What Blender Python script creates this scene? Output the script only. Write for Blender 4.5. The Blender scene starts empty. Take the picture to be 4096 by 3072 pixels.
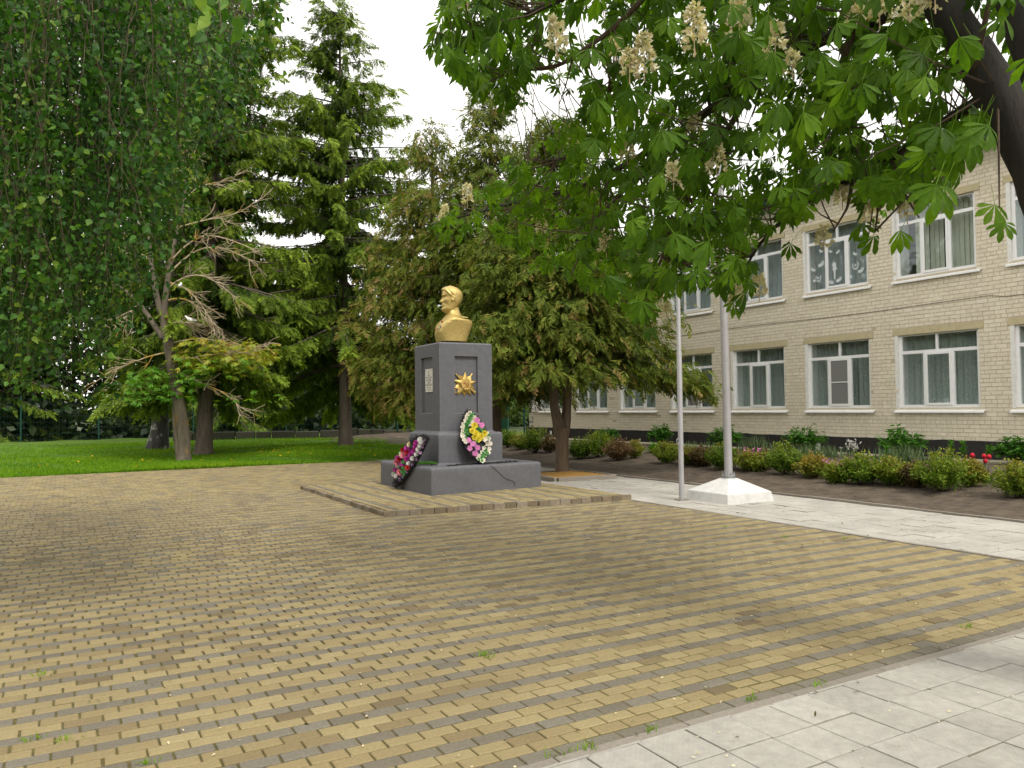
import bpy, math
import numpy as np
from mathutils import Matrix, Vector
rng = np.random.default_rng(7)
SC = bpy.context.scene
COL = SC.collection
PI = math.pi

# ------------------------------------------------------------------ camera
H = 1.65
FPX = 3119.48                                    # focal length in pixels of a 4096 px wide picture
MR = np.array([[0.86864567, -0.49530164, -0.01144508],
               [-0.00500872, -0.03187942, 0.99947917],
               [0.49540853, 0.86813593, 0.03017275]])    # right, up, forward
cd = bpy.data.cameras.new('camera'); cam = bpy.data.objects.new('camera', cd); COL.objects.link(cam)
cd.sensor_width = 36; cd.lens = 36 * FPX / 4096; cd.clip_end = 2000; cd.clip_start = 0.05
m4 = Matrix.Identity(4)
for i in range(3):
    m4[i][0] = MR[0][i]; m4[i][1] = MR[1][i]; m4[i][2] = -MR[2][i]
m4[2][3] = H
cam.matrix_world = m4
SC.camera = cam
# ------------------------------------------------------------------ sky and sun (bright overcast)
SUN_EL, SUN_AZ = math.radians(52), math.radians(178)      # azimuth clockwise from +Y: behind the camera
w = bpy.data.worlds.new('World'); SC.world = w; w.use_nodes = True
nt = w.node_tree; nt.nodes.clear()
sky = nt.nodes.new('ShaderNodeTexSky'); sky.sky_type = 'NISHITA'; sky.sun_disc = False
sky.sun_elevation = SUN_EL; sky.sun_rotation = SUN_AZ; sky.dust_density = 4.0; sky.air_density = 1.0
hs = nt.nodes.new('ShaderNodeHueSaturation'); hs.inputs['Saturation'].default_value = 0.12; hs.inputs['Value'].default_value = 1.0
mxw = nt.nodes.new('ShaderNodeMix'); mxw.data_type = 'RGBA'; mxw.inputs['Factor'].default_value = 0.72
mxw.inputs['B'].default_value = (11.7, 11.4, 10.7, 1)       # the even cloud deck
bgd = nt.nodes.new('ShaderNodeBackground'); bgd.inputs['Strength'].default_value = 0.11
out = nt.nodes.new('ShaderNodeOutputWorld')
nt.links.new(sky.outputs[0], hs.inputs['Color']); nt.links.new(hs.outputs[0], mxw.inputs['A'])
nt.links.new(mxw.outputs['Result'], bgd.inputs['Color']); nt.links.new(bgd.outputs[0], out.inputs[0])
sl = bpy.data.lights.new('sun', 'SUN'); sl.energy = 1.3; sl.angle = math.radians(14); sl.color = (1, 0.95, 0.86)
so = bpy.data.objects.new('sun', sl); COL.objects.link(so)
sd = Vector((math.sin(SUN_AZ) * math.cos(SUN_EL), math.cos(SUN_AZ) * math.cos(SUN_EL), math.sin(SUN_EL)))
so.rotation_euler = sd.to_track_quat('Z', 'Y').to_euler(); so.location = (0, -5, 20)
SC.view_settings.view_transform = 'Standard'; SC.view_settings.look = 'None'
SC.view_settings.exposure = 0.74; SC.view_settings.gamma = 1.0; SC.view_settings.use_curve_mapping = False
SC.cycles.max_bounces = 6; SC.cycles.transparent_max_bounces = 6; SC.cycles.diffuse_bounces = 3
SC.cycles.glossy_bounces = 2; SC.cycles.transmission_bounces = 4; SC.cycles.caustics_reflective = False

# ------------------------------------------------------------------ where a spot of the photograph lies in the place
S2 = 4096 / 2212
def ray(px, py):
    v = np.array([(px - 2048) / FPX, -(py - 1536) / FPX, 1.0])
    return MR.T @ v
def P(px, py, depth):                            # 2212-wide pixel and depth
    return ray(px * S2, py * S2) * depth + np.array([0, 0, H])
def G(px, py, z=0.0):                            # 4096-wide pixel on a level
    d = ray(px, py); return d * ((z - H) / d[2]) + np.array([0, 0, H])
def onX(px, py, X):
    d = ray(px, py); return d * (X / d[0]) + np.array([0, 0, H])
def onPlane(px, py, p0, n):
    d = ray(px, py); o = np.array([0, 0, H]); t = np.dot(np.array(p0) - o, n) / np.dot(d, n); return o + d * t
def bed_z(x):
    t = np.clip((np.asarray(x) - 11.5) / 5.8, 0, 1); return 0.03 + 0.27 * t * t * (3 - 2 * t)
def onBed(px, py):
    z = 0.1
    for _ in range(25):
        p = G(px, py, z); z = float(bed_z(p[0]))
    p[2] = z; return p

# ------------------------------------------------------------------ materials
def newmat(name):
    m = bpy.data.materials.new(name); m.use_nodes = True
    n = m.node_tree; b = n.nodes['Principled BSDF']; return m, n, b
def rgb(c): return (c[0], c[1], c[2], 1)
def noise(n, scale, detail=4, rough=0.6, coord='pos'):
    t = n.nodes.new('ShaderNodeTexNoise'); t.inputs['Scale'].default_value = scale
    t.inputs['Detail'].default_value = detail; t.inputs['Roughness'].default_value = rough
    if coord == 'pos':
        g = n.nodes.new('ShaderNodeNewGeometry'); n.links.new(g.outputs['Position'], t.inputs['Vector'])
    else:
        g = n.nodes.new('ShaderNodeTexCoord'); n.links.new(g.outputs['Object'], t.inputs['Vector'])
    return t
def ramp(n, src, stops):
    r = n.nodes.new('ShaderNodeValToRGB'); el = r.color_ramp.elements
    while len(el) < len(stops): el.new(0.5)
    for e, (p, c) in zip(el, stops): e.position = p; e.color = rgb(c) if not isinstance(c, (int, float)) else (c, c, c, 1)
    n.links.new(src, r.inputs[0]); return r
def mixc(n, a, b, fac, mode='MIX'):
    x = n.nodes.new('ShaderNodeMix'); x.data_type = 'RGBA'; x.blend_type = mode
    for s, v in (('A', a), ('B', b), ('Factor', fac)):
        if isinstance(v, (int, float)): x.inputs[s].default_value = v if s == 'Factor' else (v, v, v, 1)
        elif isinstance(v, tuple): x.inputs[s].default_value = rgb(v)
        else: n.links.new(v, x.inputs[s])
    return x.outputs['Result']
def bump(n, b, src, strength=0.3, dist=0.01):
    x = n.nodes.new('ShaderNodeBump'); x.inputs['Strength'].default_value = strength; x.inputs['Distance'].default_value = dist
    n.links.new(src, x.inputs['Height']); n.links.new(x.outputs[0], b.inputs['Normal'])
def attr(n, name='tint'):
    a = n.nodes.new('ShaderNodeAttribute'); a.attribute_name = name; return a.outputs['Fac']

def solid(name, c, rough=0.6, var=0.15, nscale=20, metallic=0.0, bstr=0.2, bd=0.004, coord='pos', spec=0.4, c2=None):
    m, n, b = newmat(name)
    t = noise(n, nscale, 5, 0.65, coord)
    lo = tuple(x * (1 - var) for x in c) if c2 is None else c
    hi = tuple(min(1, x * (1 + var)) for x in c) if c2 is None else c2
    r = ramp(n, t.outputs['Fac'], [(0.3, lo), (0.7, hi)])
    n.links.new(r.outputs[0], b.inputs['Base Color'])
    b.inputs['Roughness'].default_value = rough; b.inputs['Metallic'].default_value = metallic
    b.inputs['Specular IOR Level'].default_value = spec
    if bstr: bump(n, b, t.outputs['Fac'], bstr, bd)
    return m
def leafmat(name, stops, trans=0.35, rough=0.5, spec=0.35, tcol=1.5):
    """stops: ramp of leaf colours over the leaf's own 'tint' value"""
    m, n, b = newmat(name)
    r = ramp(n, attr(n), stops)
    t = noise(n, 9, 2)
    c = mixc(n, r.outputs[0], ramp(n, t.outputs['Fac'], [(0.25, 0.7), (0.75, 1.25)]).outputs[0], 1.0, 'MULTIPLY')
    n.links.new(c, b.inputs['Base Color']); b.inputs['Roughness'].default_value = rough
    b.inputs['Specular IOR Level'].default_value = spec
    tr = n.nodes.new('ShaderNodeBsdfTranslucent')
    tc = mixc(n, c, (tcol, tcol * 1.05, tcol * 0.35), 1.0, 'MULTIPLY'); n.links.new(tc, tr.inputs['Color'])
    ms = n.nodes.new('ShaderNodeMixShader'); ms.inputs[0].default_value = trans
    o = n.nodes['Material Output']
    n.links.new(b.outputs[0], ms.inputs[1]); n.links.new(tr.outputs[0], ms.inputs[2]); n.links.new(ms.outputs[0], o.inputs[0])
    return m
def tintmat(name, stops, rough=0.8, nscale=30, nvar=(0.75, 1.2), bstr=0.3, bd=0.003, stain=None, spec=0.3):
    m, n, b = newmat(name)
    r = ramp(n, attr(n), stops)
    t = noise(n, nscale, 6, 0.7)
    c = mixc(n, r.outputs[0], ramp(n, t.outputs['Fac'], [(0.3, nvar[0]), (0.7, nvar[1])]).outputs[0], 1.0, 'MULTIPLY')
    if stain:
        sc, lo, hi, colr = stain
        t2 = noise(n, sc, 5, 0.6)
        f = ramp(n, t2.outputs['Fac'], [(lo, 0.0), (hi, 1.0)]).outputs[0]
        c = mixc(n, c, colr, mixc(n, 0.0, 0.32, f))
    n.links.new(c, b.inputs['Base Color']); b.inputs['Roughness'].default_value = rough
    b.inputs['Specular IOR Level'].default_value = spec
    bump(n, b, t.outputs['Fac'], bstr, bd)
    return m

MT = {}
MT['paver_yellow'] = tintmat('paver_yellow', [(0, (.145, .11, .06)), (.3, (.23, .178, .088)), (.5, (.262, .208, .102)), (1, (.31, .252, .13))], 0.85, 60, (.8, 1.15), .4, .004, (0.75, .46, .68, (.15, .112, .062)))
MT['paver_grey'] = tintmat('paver_grey', [(0, (.128, .110, .080)), (.5, (.158, .140, .106)), (1, (.186, .168, .132))], 0.85, 60, (.72, 1.2), .4, .004, (0.9, .5, .75, (.12, .095, .06)))
MT['sand'] = solid('joint_sand', (.07, .058, .02), 0.95, c2=(.135, .112, .036), nscale=35, bstr=.6, bd=.01)
MT['edging'] = tintmat('edging_brick_paint', [(0, (.15, .12, .08)), (.5, (.22, .175, .115)), (1, (.29, .25, .20))], .9, 25, (.7, 1.2), .5, .006)
MT['kerb'] = tintmat('kerb_concrete', [(0, (.20, .175, .145)), (1, (.27, .24, .20))], 0.9, 40, (.8, 1.15), .4, .003)
def tile_material():
    m, n, b = newmat('grey_tile')
    r = ramp(n, attr(n), [(0, (.335, .315, .28)), (.5, (.375, .355, .315)), (1, (.415, .39, .35))])
    t = noise(n, 14, 6, .7); t2 = noise(n, 90, 3, .7); t3 = noise(n, 1.1, 4, .6)
    c = mixc(n, r.outputs[0], ramp(n, t.outputs['Fac'], [(.3, .82), (.7, 1.12)]).outputs[0], 1.0, 'MULTIPLY')
    c = mixc(n, c, ramp(n, t2.outputs['Fac'], [(.28, .72), (.45, 1.0)]).outputs[0], .6, 'MULTIPLY')
    c = mixc(n, c, ramp(n, t3.outputs['Fac'], [(.35, .84), (.65, 1.06)]).outputs[0], 1.0, 'MULTIPLY')
    n.links.new(c, b.inputs['Base Color']); b.inputs['Roughness'].default_value = .8
    wv = n.nodes.new('ShaderNodeTexWave'); wv.bands_direction = 'X'; wv.inputs['Scale'].default_value = 13
    wv.inputs['Distortion'].default_value = .6
    g = n.nodes.new('ShaderNodeNewGeometry')
    mp = n.nodes.new('ShaderNodeMapping'); mp.inputs['Rotation'].default_value = (0, 0, .75)
    n.links.new(g.outputs['Position'], mp.inputs[0]); n.links.new(mp.outputs[0], wv.inputs[0])
    ad = n.nodes.new('ShaderNodeMath'); n.links.new(wv.outputs['Fac'], ad.inputs[0]); n.links.new(t2.outputs['Fac'], ad.inputs[1])
    bump(n, b, ad.outputs[0], .14, .003)
    return m
MT['tile'] = tile_material()
MT['mon'] = tintmat('grey_paint', [(0, (.098, .098, .108)), (1, (.118, .118, .13))], .62, 14, (.86, 1.14), .3, .006, (3.0, .58, .8, (.15, .15, .16)), .4)
def edge_wear(m):
    n = m.node_tree; b = n.nodes['Principled BSDF']; src = b.inputs['Base Color'].links[0].from_socket
    bv = n.nodes.new('ShaderNodeBevel'); bv.samples = 4; bv.inputs['Radius'].default_value = .018
    g = n.nodes.new('ShaderNodeNewGeometry'); d = n.nodes.new('ShaderNodeVectorMath'); d.operation = 'DOT_PRODUCT'
    n.links.new(bv.outputs[0], d.inputs[0]); n.links.new(g.outputs['Normal'], d.inputs[1])
    f = ramp(n, d.outputs['Value'], [(.86, 1.0), (.985, 0.0)]).outputs[0]
    t = noise(n, 16, 5, .7); f = mixc(n, f, ramp(n, t.outputs['Fac'], [(.42, 0.0), (.58, 1.0)]).outputs[0], 1.0, 'MULTIPLY')
    n.links.new(mixc(n, src, (.27, .27, .28), f), b.inputs['Base Color'])
edge_wear(MT['mon'])
MT['mon_soil'] = solid('black_soil', (.012, .011, .010), .95, nscale=60, bstr=.8, bd=.02)
MT['gold'] = solid('gold_paint', (.44, .31, .09), .40, c2=(.60, .46, .18), nscale=24, metallic=.45, bstr=.35, bd=.006, coord='obj')
MT['goldlite'] = solid('gold_relief', (.50, .33, .085), .38, c2=(.64, .46, .16), nscale=40, metallic=.6, bstr=.15, bd=.002, coord='obj')
MT['copper'] = solid('copper_enamel', (.42, .17, .05), .45, .2, 40, .4)
MT['marble'] = solid('pale_marble', (.62, .60, .54), .35, .06, 30, bstr=0)
MT['ink'] = solid('engraving', (.11, .10, .07), .6, .1, 30, bstr=0)
MT['metal'] = solid('grey_pole_paint', (.34, .33, .335), .45, .08, 6, .15, .1)
MT['galv'] = solid('galvanised_steel', (.42, .43, .43), .4, .15, 40, .6, .1)
MT['white_conc'] = tintmat('whitewashed_concrete', [(0, (.52, .51, .49)), (1, (.62, .61, .59))], .75, 6, (.86, 1.1), .25, .006)
MT['soil'] = solid('bare_soil', (.040, .029, .021), .95, c2=(.125, .095, .066), nscale=3.5, bstr=1.0, bd=.09)
MT['orange_sand'] = solid('orange_sand', (.30, .155, .035), .95, c2=(.42, .24, .06), nscale=18, bstr=.6, bd=.01)
MT['lawn'] = solid('lawn_soil', (.055, .11, .010), .95, c2=(.11, .20, .014), nscale=.7, bstr=.5, bd=.05)
MT['ground'] = solid('field_ground', (.035, .05, .018), .95, c2=(.06, .08, .03), nscale=.3, bstr=.3, bd=.05)
MT['plinth'] = solid('black_bitumen', (.022, .019, .019), .7, .25, 5, bstr=.3, bd=.01)
MT['apron'] = solid('pale_concrete', (.38, .34, .25), .9, .2, 9, bstr=.5, bd=.01)
MT['mortar'] = solid('painted_mortar', (.52, .45, .335), .9, .15, 25, bstr=.4, bd=.004)
MT['brick'] = tintmat('cream_painted_brick', [(0, (.665, .59, .46)), (.5, (.735, .665, .53)), (1, (.78, .715, .585))], .8, 9, (.88, 1.1), .3, .004, (.8, .58, .82, (.64, .56, .42)))
MT['lintel'] = solid('sand_plaster', (.52, .45, .28), .85, .1, 8, bstr=.3)
MT['pvc'] = solid('white_plastic', (.86, .86, .86), .35, .03, 5, bstr=0)
MT['reveal'] = solid('white_plaster', (.78, .77, .74), .8, .12, 12, bstr=.3)
MT['interior'] = solid('room_wall', (.32, .31, .27), .9, .1, 3, bstr=0)
MT['screen'] = solid('insect_screen', (.20, .20, .19), .8, .1, 200, bstr=0)
MT['roof'] = solid('green_roof_metal', (.012, .055, .040), .35, .2, 3, .2, bstr=0)
MT['cable'] = solid('dark_cable', (.12, .10, .08), .6, bstr=0)
MT['paper'] = solid('white_paper', (.62, .66, .68), .8, .05, bstr=0)
MT['green_paint'] = solid('green_fence_paint', (.008, .060, .042), .5, .2, 8, bstr=0)
MT['stone'] = tintmat('mossy_stone', [(0, (.035, .034, .022)), (1, (.085, .078, .055))], .9, 12, (.6, 1.2), .6, .03, (2, .5, .7, (.05, .06, .025)))
MT['black_twig'] = solid('black_tinsel', (.010, .010, .012), .55, bstr=0)
def bark(name, c1, c2, scale=8, patch=None):
    m, n, b = newmat(name)
    g = n.nodes.new('ShaderNodeNewGeometry'); mp = n.nodes.new('ShaderNodeMapping'); mp.inputs['Scale'].default_value = (1, 1, .22)
    n.links.new(g.outputs['Position'], mp.inputs[0])
    t = n.nodes.new('ShaderNodeTexNoise'); t.inputs['Scale'].default_value = scale; t.inputs['Detail'].default_value = 7; t.inputs['Roughness'].default_value = .7
    n.links.new(mp.outputs[0], t.inputs['Vector'])
    c = ramp(n, t.outputs['Fac'], [(.32, c1), (.68, c2)]).outputs[0]
    if patch:
        t2 = noise(n, patch[0], 3, .6); c = mixc(n, c, patch[2], ramp(n, t2.outputs['Fac'], [(patch[1], 0.0), (patch[1] + .12, 1.0)]).outputs[0])
    n.links.new(c, b.inputs['Base Color']); b.inputs['Roughness'].default_value = .9
    bump(n, b, t.outputs['Fac'], .8, .03); return m
MT['bark_thuja'] = bark('thuja_bark', (.075, .05, .032), (.17, .125, .085), 14)
MT['bark_spruce'] = bark('spruce_bark', (.07, .052, .04), (.155, .12, .095), 10)
MT['bark_birch'] = bark('birch_bark', (.035, .032, .03), (.11, .10, .09), 7, (3.5, .56, (.42, .41, .38)))
MT['bark_dead'] = bark('lichen_bark', (.06, .048, .034), (.15, .12, .085), 9, (2.0, .6, (.22, .125, .03)))
MT['twig_dead'] = bark('lichen_twig', (.27, .22, .14), (.44, .36, .24), 9, (1.6, .53, (.33, .21, .04)))
MT['bark_chestnut'] = bark('chestnut_bark', (.012, .010, .008), (.036, .029, .023), 12)
MT['twig'] = bark('brown_twig', (.06, .04, .025), (.12, .08, .05), 20)
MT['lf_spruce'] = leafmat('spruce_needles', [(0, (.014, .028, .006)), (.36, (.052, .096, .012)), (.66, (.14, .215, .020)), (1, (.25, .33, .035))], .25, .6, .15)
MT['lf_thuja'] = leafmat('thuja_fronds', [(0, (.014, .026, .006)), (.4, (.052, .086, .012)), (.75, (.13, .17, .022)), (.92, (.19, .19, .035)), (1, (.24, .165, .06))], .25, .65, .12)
MT['lf_birch'] = leafmat('birch_leaves', [(0, (.014, .050, .008)), (.5, (.036, .108, .013)), (.85, (.085, .19, .024)), (1, (.20, .30, .05))], .34, .5, .22)
MT['lf_chestnut'] = leafmat('chestnut_leaves', [(0, (.026, .062, .006)), (.5, (.066, .140, .009)), (1, (.14, .25, .014))], .45, .5, .15, 2.0)
MT['lf_wood'] = leafmat('wood_leaves', [(0, (.008, .016, .006)), (.6, (.022, .042, .012)), (1, (.06, .10, .022))], .25)
MT['lf_light'] = leafmat('fresh_leaves', [(0, (.04, .08, .012)), (.6, (.09, .16, .02)), (1, (.17, .25, .04))], .35)
MT['lf_sprout'] = leafmat('sprout_leaves', [(0, (.05, .16, .012)), (.45, (.13, .29, .018)), (.7, (.30, .32, .025)), (1, (.34, .20, .035))], .35)
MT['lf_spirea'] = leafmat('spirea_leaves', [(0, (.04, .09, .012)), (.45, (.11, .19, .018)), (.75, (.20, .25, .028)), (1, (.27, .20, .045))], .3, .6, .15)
MT['lf_rust'] = leafmat('reddish_leaves', [(0, (.05, .05, .015)), (.5, (.12, .085, .03)), (1, (.17, .10, .05))], .3)
MT['lf_peony'] = leafmat('peony_leaves', [(0, (.025, .085, .012)), (.6, (.065, .19, .020)), (1, (.13, .28, .035))], .28, .5, .2)
MT['lf_iris'] = leafmat('blade_leaves', [(0, (.05, .09, .035)), (.6, (.10, .16, .07)), (1, (.17, .23, .12))], .3)
MT['lf_grass'] = leafmat('grass_blades', [(0, (.055, .14, .008)), (.5, (.12, .25, .010)), (1, (.21, .33, .02))], .35, .6, .1)
def petal(name, c, tr=.2): return leafmat(name, [(0, tuple(x * .75 for x in c)), (1, c)], tr, .55, .25, 1.0)
MT['p_white'] = petal('white_petal', (.78, .76, .78)); MT['p_magenta'] = petal('magenta_petal', (.45, .035, .30))
MT['p_pink'] = petal('pink_petal', (.75, .22, .30)); MT['p_red'] = petal('red_petal', (.45, .015, .025))
MT['p_cream'] = petal('cream_petal', (.78, .66, .45)); MT['p_yellow'] = petal('yellow_petal', (.75, .60, .05))
MT['p_mauve'] = petal('mauve_petal', (.62, .20, .45)); MT['p_lily'] = petal('lily_petal', (.88, .82, .74))
MT['p_lilac'] = petal('lilac_petal', (.55, .33, .60)); MT['p_bloom'] = leafmat('chestnut_bloom', [(0, (.66, .50, .34)), (.5, (.82, .74, .54)), (1, (.90, .86, .74))], .25, .6, .1, 1.0)
MT['p_leaf'] = petal('artificial_leaf', (.05, .22, .04)); MT['p_tulip'] = petal('tulip_petal', (.62, .02, .05)); MT['p_dand'] = petal('dandelion_petal', (.75, .52, .01))
def glass_material():
    m, n, b = newmat('window_glass')
    n.nodes.remove(b); o = n.nodes['Material Output']
    tr = n.nodes.new('ShaderNodeBsdfTransparent'); tr.inputs[0].default_value = (.94, .97, .96, 1)
    gl = n.nodes.new('ShaderNodeBsdfGlossy'); gl.inputs['Roughness'].default_value = .015; gl.inputs[0].default_value = (.9, .95, 1, 1)
    lw = n.nodes.new('ShaderNodeLayerWeight'); lw.inputs['Blend'].default_value = .5
    pw = n.nodes.new('ShaderNodeMath'); pw.operation = 'POWER'; pw.inputs[1].default_value = 4; n.links.new(lw.outputs['Facing'], pw.inputs[0])
    mu = n.nodes.new('ShaderNodeMath'); mu.operation = 'MULTIPLY_ADD'; mu.inputs[1].default_value = .8; mu.inputs[2].default_value = .05; n.links.new(pw.outputs[0], mu.inputs[0])
    ms = n.nodes.new('ShaderNodeMixShader'); n.links.new(mu.outputs[0], ms.inputs[0])
    n.links.new(tr.outputs[0], ms.inputs[1]); n.links.new(gl.outputs[0], ms.inputs[2]); n.links.new(ms.outputs[0], o.inputs[0]); return m
MT['glass'] = glass_material()
def curtain_material(name, c1, c2, lace):
    m, n, b = newmat(name)
    g = n.nodes.new('ShaderNodeNewGeometry')
    if lace:
        t = n.nodes.new('ShaderNodeTexVoronoi'); t.inputs['Scale'].default_value = 26; t.feature = 'DISTANCE_TO_EDGE'
        wn = noise(n, 6, 3, .6)
        mv = n.nodes.new('ShaderNodeMixRGB'); mv.inputs[0].default_value = .12; n.links.new(g.outputs['Position'], mv.inputs[1]); n.links.new(wn.outputs['Color'], mv.inputs[2])
        n.links.new(mv.outputs[0], t.inputs['Vector'])
        c = ramp(n, t.outputs['Distance'], [(.02, c2), (.12, c1)]).outputs[0]
    else:
        t = noise(n, 2.5, 3); c = ramp(n, t.outputs['Fac'], [(.3, c1), (.7, c2)]).outputs[0]
    n.links.new(c, b.inputs['Base Color']); b.inputs['Roughness'].default_value = .9
    tr = n.nodes.new('ShaderNodeBsdfTranslucent'); n.links.new(c, tr.inputs[0])
    ms = n.nodes.new('ShaderNodeMixShader'); ms.inputs[0].default_value = .3
    n.links.new(b.outputs[0], ms.inputs[1]); n.links.new(tr.outputs[0], ms.inputs[2]); n.links.new(ms.outputs[0], n.nodes['Material Output'].inputs[0]); return m
MT['lace'] = curtain_material('lace_curtain', (.46, .51, .49), (.74, .79, .76), True)
MT['tulle'] = curtain_material('grey_tulle', (.52, .56, .59), (.66, .70, .73), False)
MT['blind'] = curtain_material('beige_blind', (.74, .74, .64), (.82, .81, .72), False)

# ------------------------------------------------------------------ mesh helpers
class MB:
    """collects faces of several sizes, with a tint per face"""
    def __init__(s): s.V = []; s.F = []; s.T = []; s.n = 0
    def add(s, V, F, t=0.5):
        V = np.asarray(V, float).reshape(-1, 3); F = np.asarray(F, int)
        s.V.append(V); s.F.append(F + s.n); s.n += len(V)
        s.T.append(np.full(len(F), t, float) if np.isscalar(t) else np.asarray(t, float)); return s
    def box(s, x0, x1, y0, y1, z0, z1, t=0.5):
        V = [(x0, y0, z0), (x1, y0, z0), (x1, y1, z0), (x0, y1, z0), (x0, y0, z1), (x1, y0, z1), (x1, y1, z1), (x0, y1, z1)]
        return s.add(V, [(0, 3, 2, 1), (4, 5, 6, 7), (0, 1, 5, 4), (1, 2, 6, 5), (2, 3, 7, 6), (3, 0, 4, 7)], t)
    def obox(s, c, X, Y, Z, t=.5):               # box from a centre and three half-axis vectors
        c, X, Y, Z = map(lambda a: np.asarray(a, float), (c, X, Y, Z))
        V = [c + a * X + b * Y + d * Z for d in (-1, 1) for (a, b) in ((-1, -1), (1, -1), (1, 1), (-1, 1))]
        return s.add(V, [(0, 3, 2, 1), (4, 5, 6, 7), (0, 1, 5, 4), (1, 2, 6, 5), (2, 3, 7, 6), (3, 0, 4, 7)], t)
    def loft(s, rings, cap=True, t=0.5):
        rings = np.asarray(rings, float); m, k = rings.shape[:2]
        i, j = np.meshgrid(np.arange(m - 1), np.arange(k), indexing='ij'); j2 = (j + 1) % k
        F = np.stack([i * k + j, i * k + j2, (i + 1) * k + j2, (i + 1) * k + j], -1).reshape(-1, 4)
        s.add(rings.reshape(-1, 3), F, t)
        if cap:
            for r, rev in ((rings[0], True), (rings[-1], False)):
                c = r.mean(0); V = np.vstack([r, c]); idx = np.arange(k)
                F = np.stack([idx, (idx + 1) % k, np.full(k, k)], 1)
                s.add(V, F[:, ::-1] if rev else F, t)
        return s
    def tube(s, pts, rad, k=6, t=0.5, cap=True, wob=0):
        pts = np.asarray(pts, float); rad = np.broadcast_to(np.asarray(rad, float), (len(pts),))
        tg = np.gradient(pts, axis=0); tg /= np.linalg.norm(tg, axis=1)[:, None] + 1e-9
        up = np.array([0, 0, 1.0]) if abs(tg[0][2]) < .9 else np.array([1.0, 0, 0])
        rings = []
        a = np.arange(k) * 2 * PI / k
        for p, d, r in zip(pts, tg, rad):
            x = np.cross(up, d); nx = np.linalg.norm(x)
            if nx < 1e-4: x = np.cross(np.array([0, 1.0, 0]), d); nx = np.linalg.norm(x)
            x /= nx; y = np.cross(d, x); up = np.cross(d, x) if False else up
            rr = r * (1 + (rng.normal(0, wob, k) if wob else 0))
            rings.append(p + (np.cos(a) * rr)[:, None] * x + (np.sin(a) * rr)[:, None] * y)
        return s.loft(rings, cap, t)
    def build(s, name, mat, parent=None, smooth=False, kind=None):
        return link(name, s.mesh(name, mat, smooth), parent, kind)
    def mesh(s, name, mat, smooth=False):
        me = bpy.data.meshes.new(name)
        V = np.vstack(s.V); me.vertices.add(len(V)); me.vertices.foreach_set('co', V.ravel().astype(np.float32))
        loops = np.concatenate([f.ravel() for f in s.F]); sizes = np.concatenate([np.full(len(f), f.shape[1]) for f in s.F])
        me.loops.add(len(loops)); me.loops.foreach_set('vertex_index', loops.astype(np.int32))
        me.polygons.add(len(sizes)); st = np.concatenate([[0], np.cumsum(sizes)[:-1]])
        me.polygons.foreach_set('loop_start', st.astype(np.int32)); me.polygons.foreach_set('loop_total', sizes.astype(np.int32))
        me.polygons.foreach_set('use_smooth', np.full(len(sizes), bool(smooth)))
        me.update(calc_edges=True)
        a = me.attributes.new('tint', 'FLOAT', 'FACE'); a.data.foreach_set('value', np.clip(np.concatenate(s.T), 0, 1).astype(np.float32))
        me.materials.append(mat); return me
def link(name, me, parent=None, kind=None):
    o = bpy.data.objects.new(name, me); COL.objects.link(o)
    if parent is not None: o.parent = parent
    if kind: o['kind'] = kind
    return o
def tag(o, label, cat, group=None):
    o['label'] = label; o['category'] = cat
    if group: o['group'] = group
    return o
def thing(name, label, cat, loc=(0, 0, 0), group=None):
    o = bpy.data.objects.new(name, None); COL.objects.link(o); o.location = loc; o.empty_display_size = .2
    return tag(o, label, cat, group)
def at(o, loc):                                  # parts built in world coordinates under a thing standing at loc
    o.location = Vector(o.location) - Vector(loc); return o
def norm(v): v = np.asarray(v, float); return v / (np.linalg.norm(v, axis=-1, keepdims=True) + 1e-9)
def bases(d, up):                                # n x 3 x 3, columns x (width), y (length d), z (normal)
    y = norm(d); x = norm(np.cross(y, up)); z = np.cross(x, y); return np.stack([x, y, z], -1)
def scatter(mb, tV, tF, tT, pos, R, sc, tint):
    """copies of one template (faces all of one size) as one block"""
    n = len(pos)
    if n == 0: return
    sc = np.asarray(sc, float)
    if sc.ndim == 1: sc = np.repeat(sc[:, None], 3, 1)
    V = np.einsum('nij,nkj->nki', R, tV[None] * sc[:, None, :]) + np.asarray(pos)[:, None, :]
    F = tF[None] + (np.arange(n) * len(tV))[:, None, None]
    T = np.asarray(tint)[:, None] + np.asarray(tT)[None]
    mb.add(V.reshape(-1, 3), F.reshape(-1, tF.shape[1]), T.ravel())
def randdir(n): return norm(rng.normal(size=(n, 3)))

# leaf templates: length along +Y, width along X, upper side +Z
T_RHOMB = (np.array([(0, 0, 0), (.32, .42, .03), (0, 1, -.06), (-.32, .42, .03)], float), np.array([(0, 1, 2), (0, 2, 3)]), [0, 0])
T_BIRCH = (np.array([(0, 0, 0), (.36, .22, .04), (.34, .42, .04), (0, 1, -.10), (-.34, .42, .04), (-.36, .22, .04), (0, .4, 0)], float),
           np.array([(0, 1, 6), (1, 2, 6), (2, 3, 6), (3, 4, 6), (4, 5, 6), (5, 0, 6)]), [0, 0, .03, .03, 0, 0])
T_OVAL = (np.array([(0, 0, 0), (.22, .3, .05), (.2, .68, .04), (0, 1, -.05), (-.2, .68, .04), (-.22, .3, .05), (0, .5, 0)], float),
          np.array([(0, 1, 6), (1, 2, 6), (2, 3, 6), (3, 4, 6), (4, 5, 6), (5, 0, 6)]), [0] * 6)
T_BLADE = (np.array([(-.5, 0, 0), (.5, 0, 0), (.38, .5, .06), (-.38, .5, .06), (0, 1, .22)], float), np.array([(0, 1, 2), (0, 2, 3), (3, 2, 4)]), [0, 0, .1])
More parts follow.
